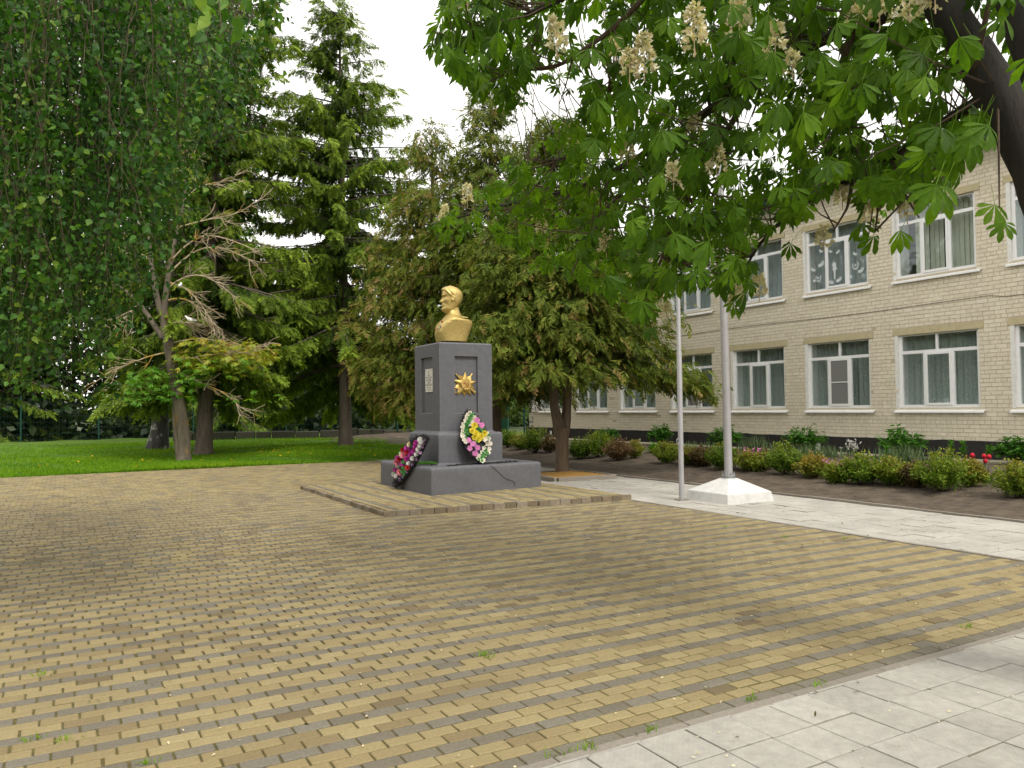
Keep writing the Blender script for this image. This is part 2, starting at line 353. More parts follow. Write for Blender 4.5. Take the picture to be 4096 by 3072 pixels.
def spray(nside, spread, wid, droop, seed, flat, inner=.34):
    r = np.random.default_rng(seed); mb = MB()
    V = []; F = []; T = []
    for i in range(nside):
        for sgn in (-1, 1):
            t = (i + r.uniform(.2, .9)) / nside
            L = (inner * (1 - t) + .15) * r.uniform(.75, 1.25)
            a = spread * r.uniform(.7, 1.25)
            p = np.array([0, t, -droop * t * t])
            d = np.array([sgn * math.sin(a), math.cos(a), -r.uniform(.05, .45) * (1 - flat) - droop * .6 * t])
            d /= np.linalg.norm(d)
            n = np.array([r.normal(0, .5 * (1 - flat)), r.normal(0, .3), 1.0]); x = np.cross(d, n); x /= np.linalg.norm(x)
            k = len(V); wd = wid * r.uniform(.8, 1.2)
            V += [p, p + d * L * .5 + x * wd, p + d * L, p + d * L * .5 - x * wd]; F += [(k, k + 1, k + 2), (k, k + 2, k + 3)]
            tt = (.12 * t + r.uniform(-.06, .10)); T += [tt, tt + .05]
    k = len(V); V += [(0, .55, -droop * .3), (wid, .85, -droop * .8), (0, 1.15, -droop * 1.3), (-wid, .85, -droop * .8)]; F += [(k, k + 1, k + 2), (k, k + 2, k + 3)]; T += [.2, .2]
    k = len(V); V += [(-.012, 0, 0), (.012, 0, 0), (0, .9, -droop * .8)]; F += [(k, k + 1, k + 2)]; T += [-.4]
    return np.array(V, float), np.array(F), T
SPRUCE_T = [spray(8, .85, .05, .25, s, .2) for s in (1, 2, 3)]
THUJA_T = [spray(6, .75, .055, .38, s, .35, .46) for s in (4, 5, 6)]
FAR_T = [spray(4, .8, .09, .25, s, .3) for s in (7, 8)]

# ------------------------------------------------------------------ paving pieces
def paver_arrays(cx, cy, lx, ly, top, tx, ty, ch=.006, dep=.035):
    """n bricks: 12 verts, 9 quads each (top, chamfer, sides); tx,ty = tilt of the top"""
    n = len(cx); sx = np.array([-1, 1, 1, -1]) / 2; sy = np.array([-1, -1, 1, 1]) / 2
    V = np.zeros((n, 12, 3))
    for lev in range(3):
        ins = 2 * ch if lev == 2 else 0
        X = sx[None] * (lx - ins)[:, None]; Y = sy[None] * (ly - ins)[:, None]
        z = (top[:, None] + X * tx[:, None] + Y * ty[:, None]) - (0, .7 * ch, 0)[1] * (lev == 1) - dep * (lev == 0)
        V[:, lev * 4:lev * 4 + 4] = np.stack([X + cx[:, None], Y + cy[:, None], z], -1)
    F = [(8, 9, 10, 11)]
    for a, b in ((4, 8), (0, 4)):
        for k in range(4): F.append((a + k, a + (k + 1) % 4, b + (k + 1) % 4, b + k))
    return V, np.array(F)
def pave(name_part, parent, cx, cy, lx, ly, top, tint, mats, mi, nparts, along, piece_len, piece_wid, dep=.035, ch=.005, jit=.002, score=None):
    """paving: nearest whole pieces as objects sharing a few meshes, the rest as one joined part per material"""
    n = len(cx)
    tx = rng.normal(0, jit * 2, n); ty = rng.normal(0, jit * 3, n)
    whole = (np.abs(lx - piece_len) < .03) & (np.abs(ly - piece_wid) < .02)
    sco = np.hypot(cx, cy) if score is None else score
    order = np.argsort(np.where(whole, sco, 1e9)); part = np.zeros(n, bool); part[order[:nparts]] = True; part &= whole
    protos = {}
    for m in range(len(mats)):
        for v in range(6):
            a = lambda q: np.array([q], float)
            VV, FF = paver_arrays(a(0), a(0), a(piece_len * (1 + rng.normal(0, .008))), a(piece_wid * (1 + rng.normal(0, .01))), a(0), a(0), a(0), ch, dep)
            mb = MB(); mb.add(VV[0], FF, v / 5); protos[m, v] = mb.mesh(name_part, mats[m])
    for i in np.where(part)[0]:
        o = link(name_part, protos[int(mi[i]), int(np.clip(round(tint[i] * 5), 0, 5))], parent)
        o.location = (cx[i], cy[i], top[i]); o.rotation_euler = (ty[i], -tx[i], rng.normal(0, .008))
    for m in range(len(mats)):
        k = np.where(~part & (mi == m))[0]
        if not len(k): continue
        V, F = paver_arrays(cx[k], cy[k], lx[k], ly[k], top[k], tx[k], ty[k], ch, dep)
        mb = MB(); FF = F[None] + (np.arange(len(k)) * 12)[:, None, None]
        mb.add(V.reshape(-1, 3), FF.reshape(-1, 4), np.repeat(tint[k], len(F)))
        mb.build('far_' + name_part, mats[m], parent, kind='stuff')

# ================================================================== SETTING
def ground_sheet():
    mb = MB(); s = 900
    mb.add([(-s, -s, -.07), (s, -s, -.07), (s, s, -.07), (-s, s, -.07)], [(0, 1, 2, 3)])
    mb.build('ground', MT['ground'], kind='structure')
ground_sheet()
PL_X1 = 8.60                                    # right edge of the plaza
Y_K = 3.155                                     # near edge of the last row of bricks
def plaza():
    mb = MB(); mb.box(-9, PL_X1, 1.0, 24.0, -.30, -.009); root = mb.build('plaza', MT['sand'], kind='structure')
    CX = []; CY = []; LX = []; LY = []; TP = []; TI = []; MI = []
    pl, pw = .190, .1005
    row = 0; y = Y_K + pw / 2
    while y < 23.95:
        g = (row % 3 == 0)
        if row == 1 or row == 0: pass
        off = (row % 2) * pl / 2 + .018 * math.sin(row * .9) + rng.normal(0, .008); n = int((PL_X1 + 4.6) / pl) + 2
        x = -4.6 + off + pl * np.arange(n)
        wav = .03 * np.sin(x * .55 + .22 * row * .1 + .3) * min(1, (y - Y_K) / 2.5) + .012 * np.sin(x * 1.9 + row * .12)
        gap = rng.uniform(.005, .012, n)
        gap = np.where((x < 2.2) & (rng.random(n) < .8), gap + rng.uniform(.004, .016, n), gap)
        x0 = x; x1 = np.minimum(x + pl, PL_X1 - .004)
        ok = (x1 - x0) > .05
        cx = (x0 + x1) / 2; lx = (x1 - x0) - gap
        und = .012 * np.sin(cx * .9 + y * .5) * np.sin(y * .8 - cx * .3) + .002 * np.sin(cx * 2.7 + y * 1.9)
        # under the raised square round the monument nothing is laid
        hid = (cx > 4.35) & (y > 11.55 - .09 * (cx - 4.2)) & (y < 16.2)
        ok &= ~hid & (cx > -.13 * y - 1.2)
        CX.append(cx[ok]); CY.append((y + wav * .35 + rng.normal(0, .0015, n))[ok]); LX.append(lx[ok]); LY.append(np.full(ok.sum(), pw) - rng.uniform(.0055, .0105, ok.sum()))
        TP.append((und * .5 + rng.normal(0, .0010, n))[ok])
        mi = np.where(rng.random(n) < (.012 if y < 9 else .05), 1 - int(g), int(g))
        if y > 16: mi = np.where(rng.random(n) < .5, 0, mi)
        t = np.clip(rng.normal(.55, .17, n) - (.1 if y > 8 else 0) * rng.random(n), 0, 1)
        t = np.where(rng.random(n) < (.10 if y > 5.5 else .03), rng.uniform(0, .22, n), t); MI.append(mi[ok]); TI.append(t[ok]); y += pw; row += 1
    c = np.concatenate
    CX, CY, LX, LY, TP, TI, MI = c(CX), c(CY), c(LX), c(LY), c(TP), c(TI), c(MI)
    vis = np.array([(MR @ np.array([a, b, -H]))[2] for a, b in zip(CX, CY)])
    px = np.array([(MR[0] @ np.array([a, b, -H])) for a, b in zip(CX, CY)]) / np.maximum(vis, .1)
    py = np.array([(MR[1] @ np.array([a, b, -H])) for a, b in zip(CX, CY)]) / np.maximum(vis, .1)
    score = np.where((vis > 1) & (np.abs(px) < .655) & (py > -.49), vis, 1e8)
    pave('paver', root, CX, CY, LX, LY, TP, TI, [MT['paver_yellow'], MT['paver_grey']], MI, 300, 'X', pl - .011, pw - .008, score=score)
    # long flat kerb stones between the bricks and the tiles, and along the right side
    kb = 0
    for i in range(16):
        x0 = -2.0 + i * .80
        if x0 > PL_X1: break
        mb = MB(); V, F = paver_arrays(*[np.array([q], float) for q in (x0 + .40, Y_K - .042, .792, .076, .002, 0, 0)])
        mb.add(V[0], F, rng.random()); mb.build('kerb_stone', MT['kerb'], root)
    for i in range(26):
        y0 = 3.1 + i * .82
        if y0 > 23.4: break
        mb = MB(); V, F = paver_arrays(*[np.array([q], float) for q in (PL_X1 + .03, y0 + .41, .05, .812, .006, 0, 0)])
        mb.add(V[0], F, rng.random()); mb.build('kerb_stone', MT['kerb'], root)
    return root
plaza()
def tile_path():
    # near path along the bottom right
    mb = MB(); mb.box(-4, 14, -2.5, Y_K - .083, -.3, -.010); root = mb.build('near_path', MT['sand'], kind='structure')
    p = .305; CX = []; CY = []; LX = []; LY = []
    ys = [(Y_K - .083 - .045, .075)] + [(Y_K - .125 - .155 - p * k, p) for k in range(8)]
    ys[0] = ((Y_K - .083 + 3.118 - .0) / 2 - .02, .05)
    y_top = 2 * ys[0][0] - (Y_K - .083)
    for k in range(9):
        yy, hgt = (ys[0][0], Y_K - .083 - y_top) if k == 0 else (y_top - p * (k - .5), p)
        n = 42; x = -2.6 + p * np.arange(n) + (.03 if k == 0 else 0) + .003
        CX += list(x); CY += [yy] * n; LX += [p - .009] * n; LY += [hgt - .009] * n
    CX, CY, LX, LY = map(np.array, (CX, CY, LX, LY)); CX = CX + rng.normal(0, .001, len(CX))
    f = np.array([(MR @ np.array([a, b, -H])) for a, b in zip(CX, CY)]); sc = np.where((f[:, 2] > 1) & (np.abs(f[:, 0] / np.maximum(f[:, 2], .1)) < .8), f[:, 2], 1e6)
    keep = (CX > .2)
    CX, CY, LX, LY, sc = CX[keep], CY[keep], LX[keep], LY[keep], sc[keep]
    n = len(CX)
    pave('tile', root, CX, CY, LX, LY, rng.normal(0, .0012, n) + .001, np.clip(rng.normal(.45, .2, n), 0, 1), [MT['tile']], np.zeros(n, int), 140, 'X', p - .009, p - .009, ch=.003, jit=.0012, score=sc)
    # path between plaza and flower bed
    mb = MB(); mb.box(PL_X1 + .056, 11.30, Y_K - .083, 30, -.3, -.010); root = mb.build('side_path', MT['sand'], kind='structure')
    CX = []; CY = []
    for k in range(9):
        y = 3.1 + rng.uniform(0, .1) + p * np.arange(88); CX += [PL_X1 + .06 + (k + .5) * .2925] * 88; CY += list(y)
    CX, CY = np.array(CX), np.array(CY); n = len(CX)
    hole = (CX > 9.30) & (CX < 11.1) & (CY > 14.45) & (CY < 16.3)
    CX, CY = CX[~hole], CY[~hole]; n = len(CX)
    pave('tile', root, CX, CY, np.full(n, .2865), np.full(n, p - .006), rng.normal(0, .003, n) + .002, np.clip(rng.normal(.62, .18, n), 0, 1), [MT['tile']], np.zeros(n, int), 160, 'Y', .2865, p - .006, ch=.003, jit=.003)
    # its outer kerb, each stone
    for i in range(28):
        y0 = 2.4 + i
        mb = MB(); mb.box(11.31, 11.38, y0 + .004, y0 + .996, -.2, .035 + rng.normal(0, .004), rng.random()); mb.build('kerb_stone', MT['kerb'], root)
tile_path()
def square():
    """raised paved square under the monument"""
    z1 = .08
    fy = lambda x: 11.395 - .09 * (x - 4.215)
    mb = MB()
    x0, x1 = 4.30, 8.60
    V = [(x0, fy(x0) + .07, -.2), (x1, fy(x1) + .07, -.2), (x1, 16.3, -.2), (x0, 16.3, -.2)]; V += [(a, b, z1 - .012) for a, b, c in V]
    mb.add(V, [(0, 3, 2, 1), (4, 5, 6, 7), (0, 1, 5, 4), (1, 2, 6, 5), (2, 3, 7, 6), (3, 0, 4, 7)])
    root = mb.build('monument_square', MT['sand'], kind='structure')
    pl, pw = .2, .105; CX = []; CY = []; LX = []; LY = []; MI = []
    k = 0; x = x0 + .01 + pw / 2
    while x < x1 - .02:
        n = int(5.2 / pl) + 1; y = fy(x) + .075 + (pl / 2) + rng.uniform(-.5, .5) * 0 + pl * np.arange(n) + (.1 if k % 2 else 0)
        if k % 2: CX.append([x]); CY.append([fy(x) + .075 + .05]); LX.append([pw - .006]); LY.append([.094]); MI.append([int(k % 4 == 1)])
        ok = y < 16.2
        CX.append(np.full(ok.sum(), x) + .012 * np.sin(y[ok] * 1.7)); CY.append(y[ok]); LX.append(np.full(ok.sum(), pw - .006)); LY.append(np.full(ok.sum(), pl - .006))
        MI.append(np.full(ok.sum(), int(k % 4 == 1))); x += pw; k += 1
    c = np.concatenate; CX, CY, LX, LY, MI = c(CX), c(CY), c(LX), c(LY), c(MI)
    ok = ~((CX > 5.75) & (CX < 8.1) & (CY > 13.2) & (CY < 15.5)); CX, CY, LX, LY, MI = CX[ok], CY[ok], LX[ok], LY[ok], MI[ok]
    n = len(CX)
    pave('paver', root, CX, CY, LX, LY, z1 + rng.normal(0, .002, n), np.clip(rng.normal(.6, .18, n), 0, 1), [MT['paver_yellow'], MT['paver_grey']], MI, 200, 'Y', pw - .006, pl - .006)
    # edging bricks set on edge, front and left
    for i in range(22):
        a = 4.225 + i * .203; ca = a + .1
        dz = rng.normal(0, .005); yaw = -.09 + rng.normal(0, .03)
        X = np.array([math.cos(yaw), math.sin(yaw), 0]) * .097; Y = np.array([-math.sin(yaw), math.cos(yaw), 0]) * .034
        mb = MB(); mb.obox((ca, fy(ca) + .035 + rng.normal(0, .006), -.01), X, Y, (0, 0, .095 + dz), rng.uniform(0, .9))
        mb.build('edging_brick', MT['edging'], root)
    for i in range(24):
        b = fy(4.2) + .08 + i * .203
        mb = MB(); mb.obox((4.26 + rng.normal(0, .006), b + .1, -.02 + .0), (.034, .002, 0), (-.003, .097, 0), (0, 0, .095 + rng.normal(0, .004)), rng.uniform(0, .9))
        mb.build('edging_brick', MT['edging'], root)
square()
def bed():
    """the soil bed rising to the school wall"""
    xs = np.concatenate([np.linspace(11.38, 17.6, 50), [17.75, 18.7]]); ys = np.linspace(-6, 44, 260)
    X, Y = np.meshgrid(xs, ys, indexing='ij')
    Z = bed_z(X) + .02 * np.sin(X * 3.1 + Y * .9) * np.sin(Y * 2.3 - X) + rng.normal(0, .008, X.shape)
    Z[0] = .015
    i, j = np.meshgrid(np.arange(len(xs) - 1), np.arange(len(ys) - 1), indexing='ij'); m = len(ys)
    F = np.stack([i * m + j, (i + 1) * m + j, (i + 1) * m + j + 1, i * m + j + 1], -1).reshape(-1, 4)
    mb = MB(); mb.add(np.stack([X, Y, Z], -1).reshape(-1, 3), F); o = mb.build('soil_bed', MT['soil'], kind='structure', smooth=True)
    mb = MB(); mb.box(17.75, 18.45, -6, 30.8, .05, .325); mb.build('concrete_apron', MT['apron'], kind='structure')
    # crumbs and dry bits on the soil
    n = 1500; mb = MB(); x = rng.uniform(11.6, 17.4, n); y = rng.uniform(3, 28, n)
    scatter(mb, *T_RHOMB, np.stack([x, y, bed_z(x) + .03], -1), bases(randdir(n) * (1, 1, .2), np.tile([0, 0, 1.0], (n, 1))), rng.uniform(.015, .05, n), rng.uniform(.3, 1, n))
    mb.build('dry_litter', MT['lf_rust'], kind='stuff')
bed()
def lawn():
    xs = np.linspace(-14, 24, 90); ys = np.concatenate([np.linspace(24.0, 34, 40), np.linspace(34.5, 52, 30)])
    X, Y = np.meshgrid(xs, ys, indexing='ij')
    Z = -.02 + .07 * np.clip((Y - 24) / 3, 0, 1) + .05 * np.sin(X * .5) * np.sin(Y * .37) + .02 * np.sin(X * 2.1 + Y)
    Z[:, 0] = -.03
    m = len(ys); i, j = np.meshgrid(np.arange(len(xs) - 1), np.arange(m - 1), indexing='ij')
    F = np.stack([i * m + j, (i + 1) * m + j, (i + 1) * m + j + 1, i * m + j + 1], -1).reshape(-1, 4)
    mb = MB(); mb.add(np.stack([X, Y, Z], -1).reshape(-1, 3), F); mb.build('lawn', MT['lawn'], kind='structure', smooth=True)
    n = 110000
    y = 24.03 + 21 * rng.random(n) ** 1.7; x = rng.uniform(-6, 1, n) + rng.random(n) * (y * .62)
    z = -.02 + .07 * np.clip((y - 24) / 3, 0, 1) + .05 * np.sin(x * .5) * np.sin(y * .37)
    clump = .5 + .25 * np.sin(x * .9 + np.sin(y * .7) * 2) + .25 * np.sin(y * 1.3 + x * .4)
    d = norm(np.stack([rng.normal(0, .5, n), rng.normal(0, .5, n), np.ones(n)], -1))
    R = bases(d, randdir(n)); L = rng.uniform(.05, .13, n) * (.6 + .6 * clump)
    mb = MB(); scatter(mb, T_BLADE[0], T_BLADE[1][:2].copy() if False else T_BLADE[1], T_BLADE[2], np.stack([x, y, z], -1), R, np.stack([L * .16 + .006, L, L], -1), np.clip(.25 + .5 * clump + rng.normal(0, .15, n), 0, 1))
    mb.build('grass', MT['lf_grass'], kind='stuff')
    me = None
    mb = MB(); a = np.arange(10) * 2 * PI / 10
    for q in a: mb.add([(0, 0, .12), (.035 * math.cos(q - .25), .035 * math.sin(q - .25), .128), (.04 * math.cos(q), .04 * math.sin(q), .13), (.035 * math.cos(q + .25), .035 * math.sin(q + .25), .128)], [(0, 1, 2, 3)], .8)
    me = mb.mesh('dandelion', MT['p_dand'])
    for i in range(70):
        px = rng.uniform(1000, 1500) if i < 55 else rng.uniform(100, 1000)
        p = G(px, rng.uniform(1788, 1838) if i < 55 else rng.uniform(1835, 1880))
        if p[1] < 24.2: continue
        o = tag(link('dandelion', me), 'small yellow dandelion flowering in the grass', 'flower', 'dandelions in the lawn')
        o.location = (p[0], p[1], .03); o.rotation_euler = (rng.normal(0, .5), rng.normal(0, .5), 0)
lawn()
# ================================================================== SCHOOL
X0 = 18.5
WINS = [(1.80, 3.83), (4.66, 6.69), (7.55, 9.60), (10.40, 12.43), (13.25, 15.24), (16.09, 18.14), (19.08, 21.04), (21.96, 23.97), (24.87, 26.92), (27.88, 29.85)]
YA, YB = -4.0, 30.87
ZF = [(1.53, 3.385), (4.83, 6.63)]
def school():
    sc = thing('school_building', 'two storey cream painted brick school with white framed windows and black plinth', 'building', (X0, 12, 0))
    L = (X0, 12, 0)
    def put(mb, name, mat, parent=sc, smooth=False, kind=None):
        o = mb.build(name, mat, parent, smooth, kind)
        if parent is sc: at(o, L)
        return o
    # masonry behind the facing bricks, with the window openings left out
    mb = MB(); xa, xb = X0 + .006, X0 + .58
    zs = [.3, ZF[0][0], ZF[0][1], ZF[1][0], ZF[1][1], 7.75]
    for za, zb in ((zs[0], zs[1]), (zs[2], zs[3]), (zs[4], zs[5])): mb.box(xa, xb, YA, YB - .02, za, zb)
    for za, zb in ZF:
        e = YA
        for a, b in WINS: mb.box(xa, xb, e, a, za, zb); e = b
        mb.box(xa, xb, e, YB - .02, za, zb)
    put(mb, 'wall', MT['mortar'])
    mb = MB(); mb.box(X0 + .6, X0 + 12, YA, YA + .2, 0, 7.7); mb.box(X0 + .0, X0 + 12, YB - .38, YB - .03, 0.3, 7.75)
    mb.box(X0 + 3.2, X0 + 3.4, YA, YB, 0, 7.7); mb.box(X0 + .6, X0 + 12, YA, YB - .4, 4.05, 4.25); mb.box(X0 + .6, X0 + 12, YA, YB - .4, .5, .6); mb.box(X0 + .6, X0 + 12, YA, YB - .4, 7.3, 7.5)
    e = 0
    for k in range(9): mb.box(X0 + .6, X0 + 3.2, WINS[k][1] + .3, WINS[k][1] + .4, .6, 7.3)
    put(mb, 'interior_wall', MT['interior'])
    # facing bricks one by one
    bh, bl, jt = .0975, .262, .0095
    wins2 = [(a, b, za, zb) for a, b in WINS for za, zb in ZF]
    whole = []; V = []; T = []
    row = 0; z = .735
    while z < 7.7:
        header = (row % 5 == 4)
        ll = .132 if header else bl
        y = YA + (0 if row % 2 else ll / 2) + rng.uniform(-.02, .02)
        segs = []
        while y < YB:
            a, b = y, min(y + ll, YB); y += ll
            cuts = [(a, b)]
            for wa, wb, za, zb in wins2:
                lint = (z + bh > zb - .01 and z < zb + .16)
                la, lb = (wa - .13, wb + .13) if lint else (wa, wb)
                if z + bh > za - .0 and z < (zb + .15 if True else zb):
                    cuts = [c for (p, q) in cuts for c in ((p, min(q, la)), (max(p, lb), q)) if c[1] - c[0] > .03]
            segs += cuts
        for a, b in segs:
            if b < 3: continue
            px = rng.normal(0, .0022); tt = np.clip(rng.normal(.5, .17), 0, 1)
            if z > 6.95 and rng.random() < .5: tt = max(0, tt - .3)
            full = abs((b - a) - bl) < .004
            if full and 9.0 < b < 14.2 and .7 < z < 6.5: whole.append(((a + b) / 2, z + bh / 2, px, tt))
            else:
                x_ = X0 + px; y0, y1, z0, z1 = a + jt / 2, b - jt / 2, z + jt / 2, z + bh - jt / 2
                y0 += rng.normal(0, .0012); z1 += rng.normal(0, .0012); k_ = .004
                V.append([(x_ + .024, y0, z0), (x_ + .024, y1, z0), (x_ + .024, y1, z1), (x_ + .024, y0, z1), (x_, y0 + k_, z0 + k_), (x_, y1 - k_, z0 + k_), (x_, y1 - k_, z1 - k_), (x_, y0 + k_, z1 - k_)]); T.append(tt)
        z += bh; row += 1
    order = np.argsort([q[0] for q in whole]); sel = set(order[:300].tolist())
    Fb = np.array([(4, 7, 6, 5), (0, 4, 5, 1), (1, 5, 6, 2), (2, 6, 7, 3), (3, 7, 4, 0)])
    def unit(hx, hy, hz, t):
        k_ = .004; m = MB(); m.add([(.024, -hy, -hz), (.024, hy, -hz), (.024, hy, hz), (.024, -hy, hz), (0, -hy + k_, -hz + k_), (0, hy - k_, -hz + k_), (0, hy - k_, hz - k_), (0, -hy + k_, hz - k_)], Fb, t); return m
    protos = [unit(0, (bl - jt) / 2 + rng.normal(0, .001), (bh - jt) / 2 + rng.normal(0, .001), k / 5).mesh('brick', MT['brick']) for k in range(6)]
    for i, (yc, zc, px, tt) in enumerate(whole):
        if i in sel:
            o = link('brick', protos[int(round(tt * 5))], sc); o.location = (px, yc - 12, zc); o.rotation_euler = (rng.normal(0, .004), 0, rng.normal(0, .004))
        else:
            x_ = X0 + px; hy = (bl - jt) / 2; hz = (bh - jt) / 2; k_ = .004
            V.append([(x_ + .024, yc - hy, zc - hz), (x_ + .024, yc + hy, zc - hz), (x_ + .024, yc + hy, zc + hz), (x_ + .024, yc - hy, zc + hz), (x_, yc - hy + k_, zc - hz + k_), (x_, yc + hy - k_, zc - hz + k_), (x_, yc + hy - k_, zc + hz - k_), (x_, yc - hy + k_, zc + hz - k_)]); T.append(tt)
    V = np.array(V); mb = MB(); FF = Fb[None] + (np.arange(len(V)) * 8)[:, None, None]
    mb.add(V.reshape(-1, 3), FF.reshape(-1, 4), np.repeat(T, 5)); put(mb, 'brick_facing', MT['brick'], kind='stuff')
    # plinth, with a ragged top edge
    ys = np.arange(YA, YB + .3, .3); n = len(ys); top = .735 + rng.normal(0, .010, n); xo = X0 - .035 + rng.normal(0, .006, n)
    mb = MB(); A = np.stack([xo, ys, np.full(n, .2)], -1); B = np.stack([xo, ys, top], -1); C = np.stack([np.full(n, X0 + .05), ys, top + .02], -1)
    Vp = np.concatenate([A, B, C]); i = np.arange(n - 1)
    mb.add(Vp, np.concatenate([np.stack([i + 1, i, i + n, i + n + 1], 1), np.stack([i + n + 1, i + n, i + 2 * n, i + 2 * n + 1], 1)]))
    mb.add([A[-1], B[-1], C[-1], (X0 + .3, ys[-1], .2)], [(0, 1, 2, 3)]); put(mb, 'plinth', MT['plinth'])
    mb = MB()
    for y0, z0, s in ((28.9, .45, .16), (14.85, .34, .22), (22.8, .38, .06), (24.3, .40, .05)): mb.box(X0 - .055, X0 - .03, y0, y0 + s * .7, z0, z0 + s)
    put(mb, 'bare_patch', MT['reveal'])
    # roof
    mb = MB(); mb.box(X0 - .52, X0 + .6, YA - .5, YB + .5, 7.62, 7.72); put(mb, 'soffit', MT['roof'])
    mb = MB(); xr, zr = X0 + 6, 10.2; Q = [(X0 - .6, YA - .6, 7.72), (X0 - .6, YB + .6, 7.72), (X0 + 12.6, YB + .6, 7.72), (X0 + 12.6, YA - .6, 7.72), (xr, YA + 5, zr), (xr, YB - 5, zr)]
    mb.add(Q, [(0, 4, 5, 1)]); mb.add(Q, [(2, 5, 4, 3)]); mb.add(Q, [(1, 5, 2)]); mb.add(Q, [(3, 4, 0)])
    for k in range(70): yy = YA + k * .5; t = min(1, max(.0, min((yy - YA + .6) / 5.6, (YB + .6 - yy) / 5.6))); mb.obox((X0 - .6 + 3.3 * t, yy, 7.735 + 1.24 * t), (3.3 * t, 0, 1.24 * t), (0, .015, 0), (0, 0, .02))
    put(mb, 'roof', MT['roof'])
    # lintels, windows, sills
    for wi, (a, b) in enumerate(WINS):
        if b < 3: continue
        for fl, (z0, z1) in enumerate(ZF):
            mb = MB(); j = lambda: rng.normal(0, .006)
            ext = .12
            mb.box(X0 - .012, X0 + .03, a - ext + j(), b + ext + j(), z1 - .005, z1 + .155 + j()); put(mb, 'lintel', MT['lintel'])
            xf = X0 + .07; xg = xf + .03
            f = MB(); t = .07
            def bar(y0, y1, za, zb, d=.06, o=0): f.box(xf - o, xf + d, y0, y1, za, zb)
            zt = z0 + 1.40
            bar(a, a + t, z0, z1); bar(b - t, b, z0, z1); bar(a + t, b - t, z0, z0 + .075); bar(a + t, b - t, z1 - .045, z1)
            bar(a + t, b - t, zt - .04, zt + .04, .058, .002)
            third = (b - a) / 3; mid = (a + b) / 2 + (.03 if wi % 2 else -.02)
            cuts = [a + third - .02, b - third + .02]
            for c in cuts: bar(c - .035, c + .035, z0 + .075, zt - .04, .056)
            bar(mid - .03, mid + .03, zt + .04, z1 - .045, .056)
            # opening sash of the middle light, standing proud
            s0, s1, sa, sb = cuts[0] + .025, cuts[1] - .025, z0 + .06, zt - .025
            f.box(xf - .018, xf - .003, s0, s0 + .06, sa, sb); f.box(xf - .018, xf - .003, s1 - .06, s1, sa, sb)
            f.box(xf - .018, xf - .003, s0 + .06, s1 - .06, sa, sa + .06); f.box(xf - .018, xf - .003, s0 + .06, s1 - .06, sb - .06, sb)
            win = put(f, 'window', MT['pvc'])
            def sub(m, nm, mat, kind=None):
                o = m.build(nm, mat, win, False, kind); o.location = Vector((-L[0], -L[1], 0)) - win.location if False else (0, 0, 0); return o
            m = MB(); m.box(xg, xg + .006, a + t - .01, b - t + .01, z0 + .06, zt - .03); sub(m, 'pane', MT['glass'])
            m = MB(); m.box(xg, xg + .006, a + t - .01, b - t + .01, zt + .03, z1 - .04); sub(m, 'pane', MT['glass'])
            m = MB(); y0, y1 = a - .13, b + .11
            m.add([(X0 - .075, y0, z0 - .13), (X0 - .075, y1, z0 - .13), (X0 - .075, y1, z0 - .095), (X0 - .075, y0, z0 - .095), (xf, y0 + .1, z0 - .01), (xf, y1 - .1, z0 - .01), (xf, y1 - .1, z0 - .03), (xf, y0 + .1, z0 - .03), (X0 - .004, y1, z0 - .06), (X0 - .004, y0, z0 - .06)],
                  [(0, 3, 2, 1)]); m.add(m.V[0], [(3, 9, 8, 2), (9, 4, 5, 8)]); m.add(m.V[0], [(0, 1, 6, 7)]); sub(m, 'sill', MT['pvc'])
            m = MB(); m.box(X0 + .004, xf, b - .001, b + .012, z0, z1); m.box(X0 + .004, xf, a - .012, a + .001, z0, z1); m.box(X0 - .004, X0 + .02, b, b + .075 + rng.uniform(0, .02), z0 - .02, z1 + .0)
            m.box(xf + .065, X0 + .575, b - .002, b + .01, z0, z1); m.box(xf + .065, X0 + .575, a - .01, a + .002, z0, z1); m.box(xf + .065, X0 + .575, a, b, z0 - .01, z0 + .03); sub(m, 'reveal', MT['reveal'])
            # curtain with folds
            kind = 'lace' if fl == 0 else ('blind' if wi == 3 else 'tulle')
            n = 120; yy = np.linspace(a - .05, b + .05, n); xx = X0 + .44 + .03 * np.sin(yy * 34 + wi) * (kind != 'blind') + .02 * np.sin(yy * 13 + wi * 2)
            if kind == 'blind':
                m = MB(); q = b - .30
                while q > a + .05:
                    sw = .127; ang = rng.uniform(.05, .25); m.obox((X0 + .40, q - .06, (z0 + z1) / 2), (.003, 0, 0), (math.sin(ang) * sw / 2, math.cos(ang) * sw / 2, 0), (0, 0, (z1 - z0) / 2 - .02)); q -= sw * rng.choice([.93, .98, 1.12])
                    
                o = sub(m, 'blind', MT['blind'])
            else:
                m = MB(); Va = np.concatenate([np.stack([xx, yy, np.full(n, z0 + .03)], -1), np.stack([xx, yy, np.full(n, z1)], -1)]); i = np.arange(n - 1)
                m.add(Va, np.stack([i, i + 1, i + n + 1, i + n], 1)); sub(m, 'curtain', MT[kind])
            if fl == 0 and wi in (4, 6):
                m = MB(); m.box(xf - .008, xf - .002, s0 + .06, s1 - .06, sa + .06, sb - .06); sub(m, 'insect_screen', MT['screen'])
                m = MB(); zc = (sa + sb) / 2; m.box(xf - .022, xf - .019, s0 + .03, s1 - .03, zc - .012, zc + .012); sub(m, 'screen_bar', MT['pvc'])
            if fl == 1 and wi == 4: stickers(win, xg - .004)
    # cable along the wall, meter box at the far end, drain stub
    mb = MB(); mb.tube([(X0 - .012, y, 4.09 + .02 * math.sin(y * .8) - (.07 if y < 10 else 0)) for y in np.linspace(30.5, 9, 60)], .006, 5); put(mb, 'wall_cable', MT['cable'])
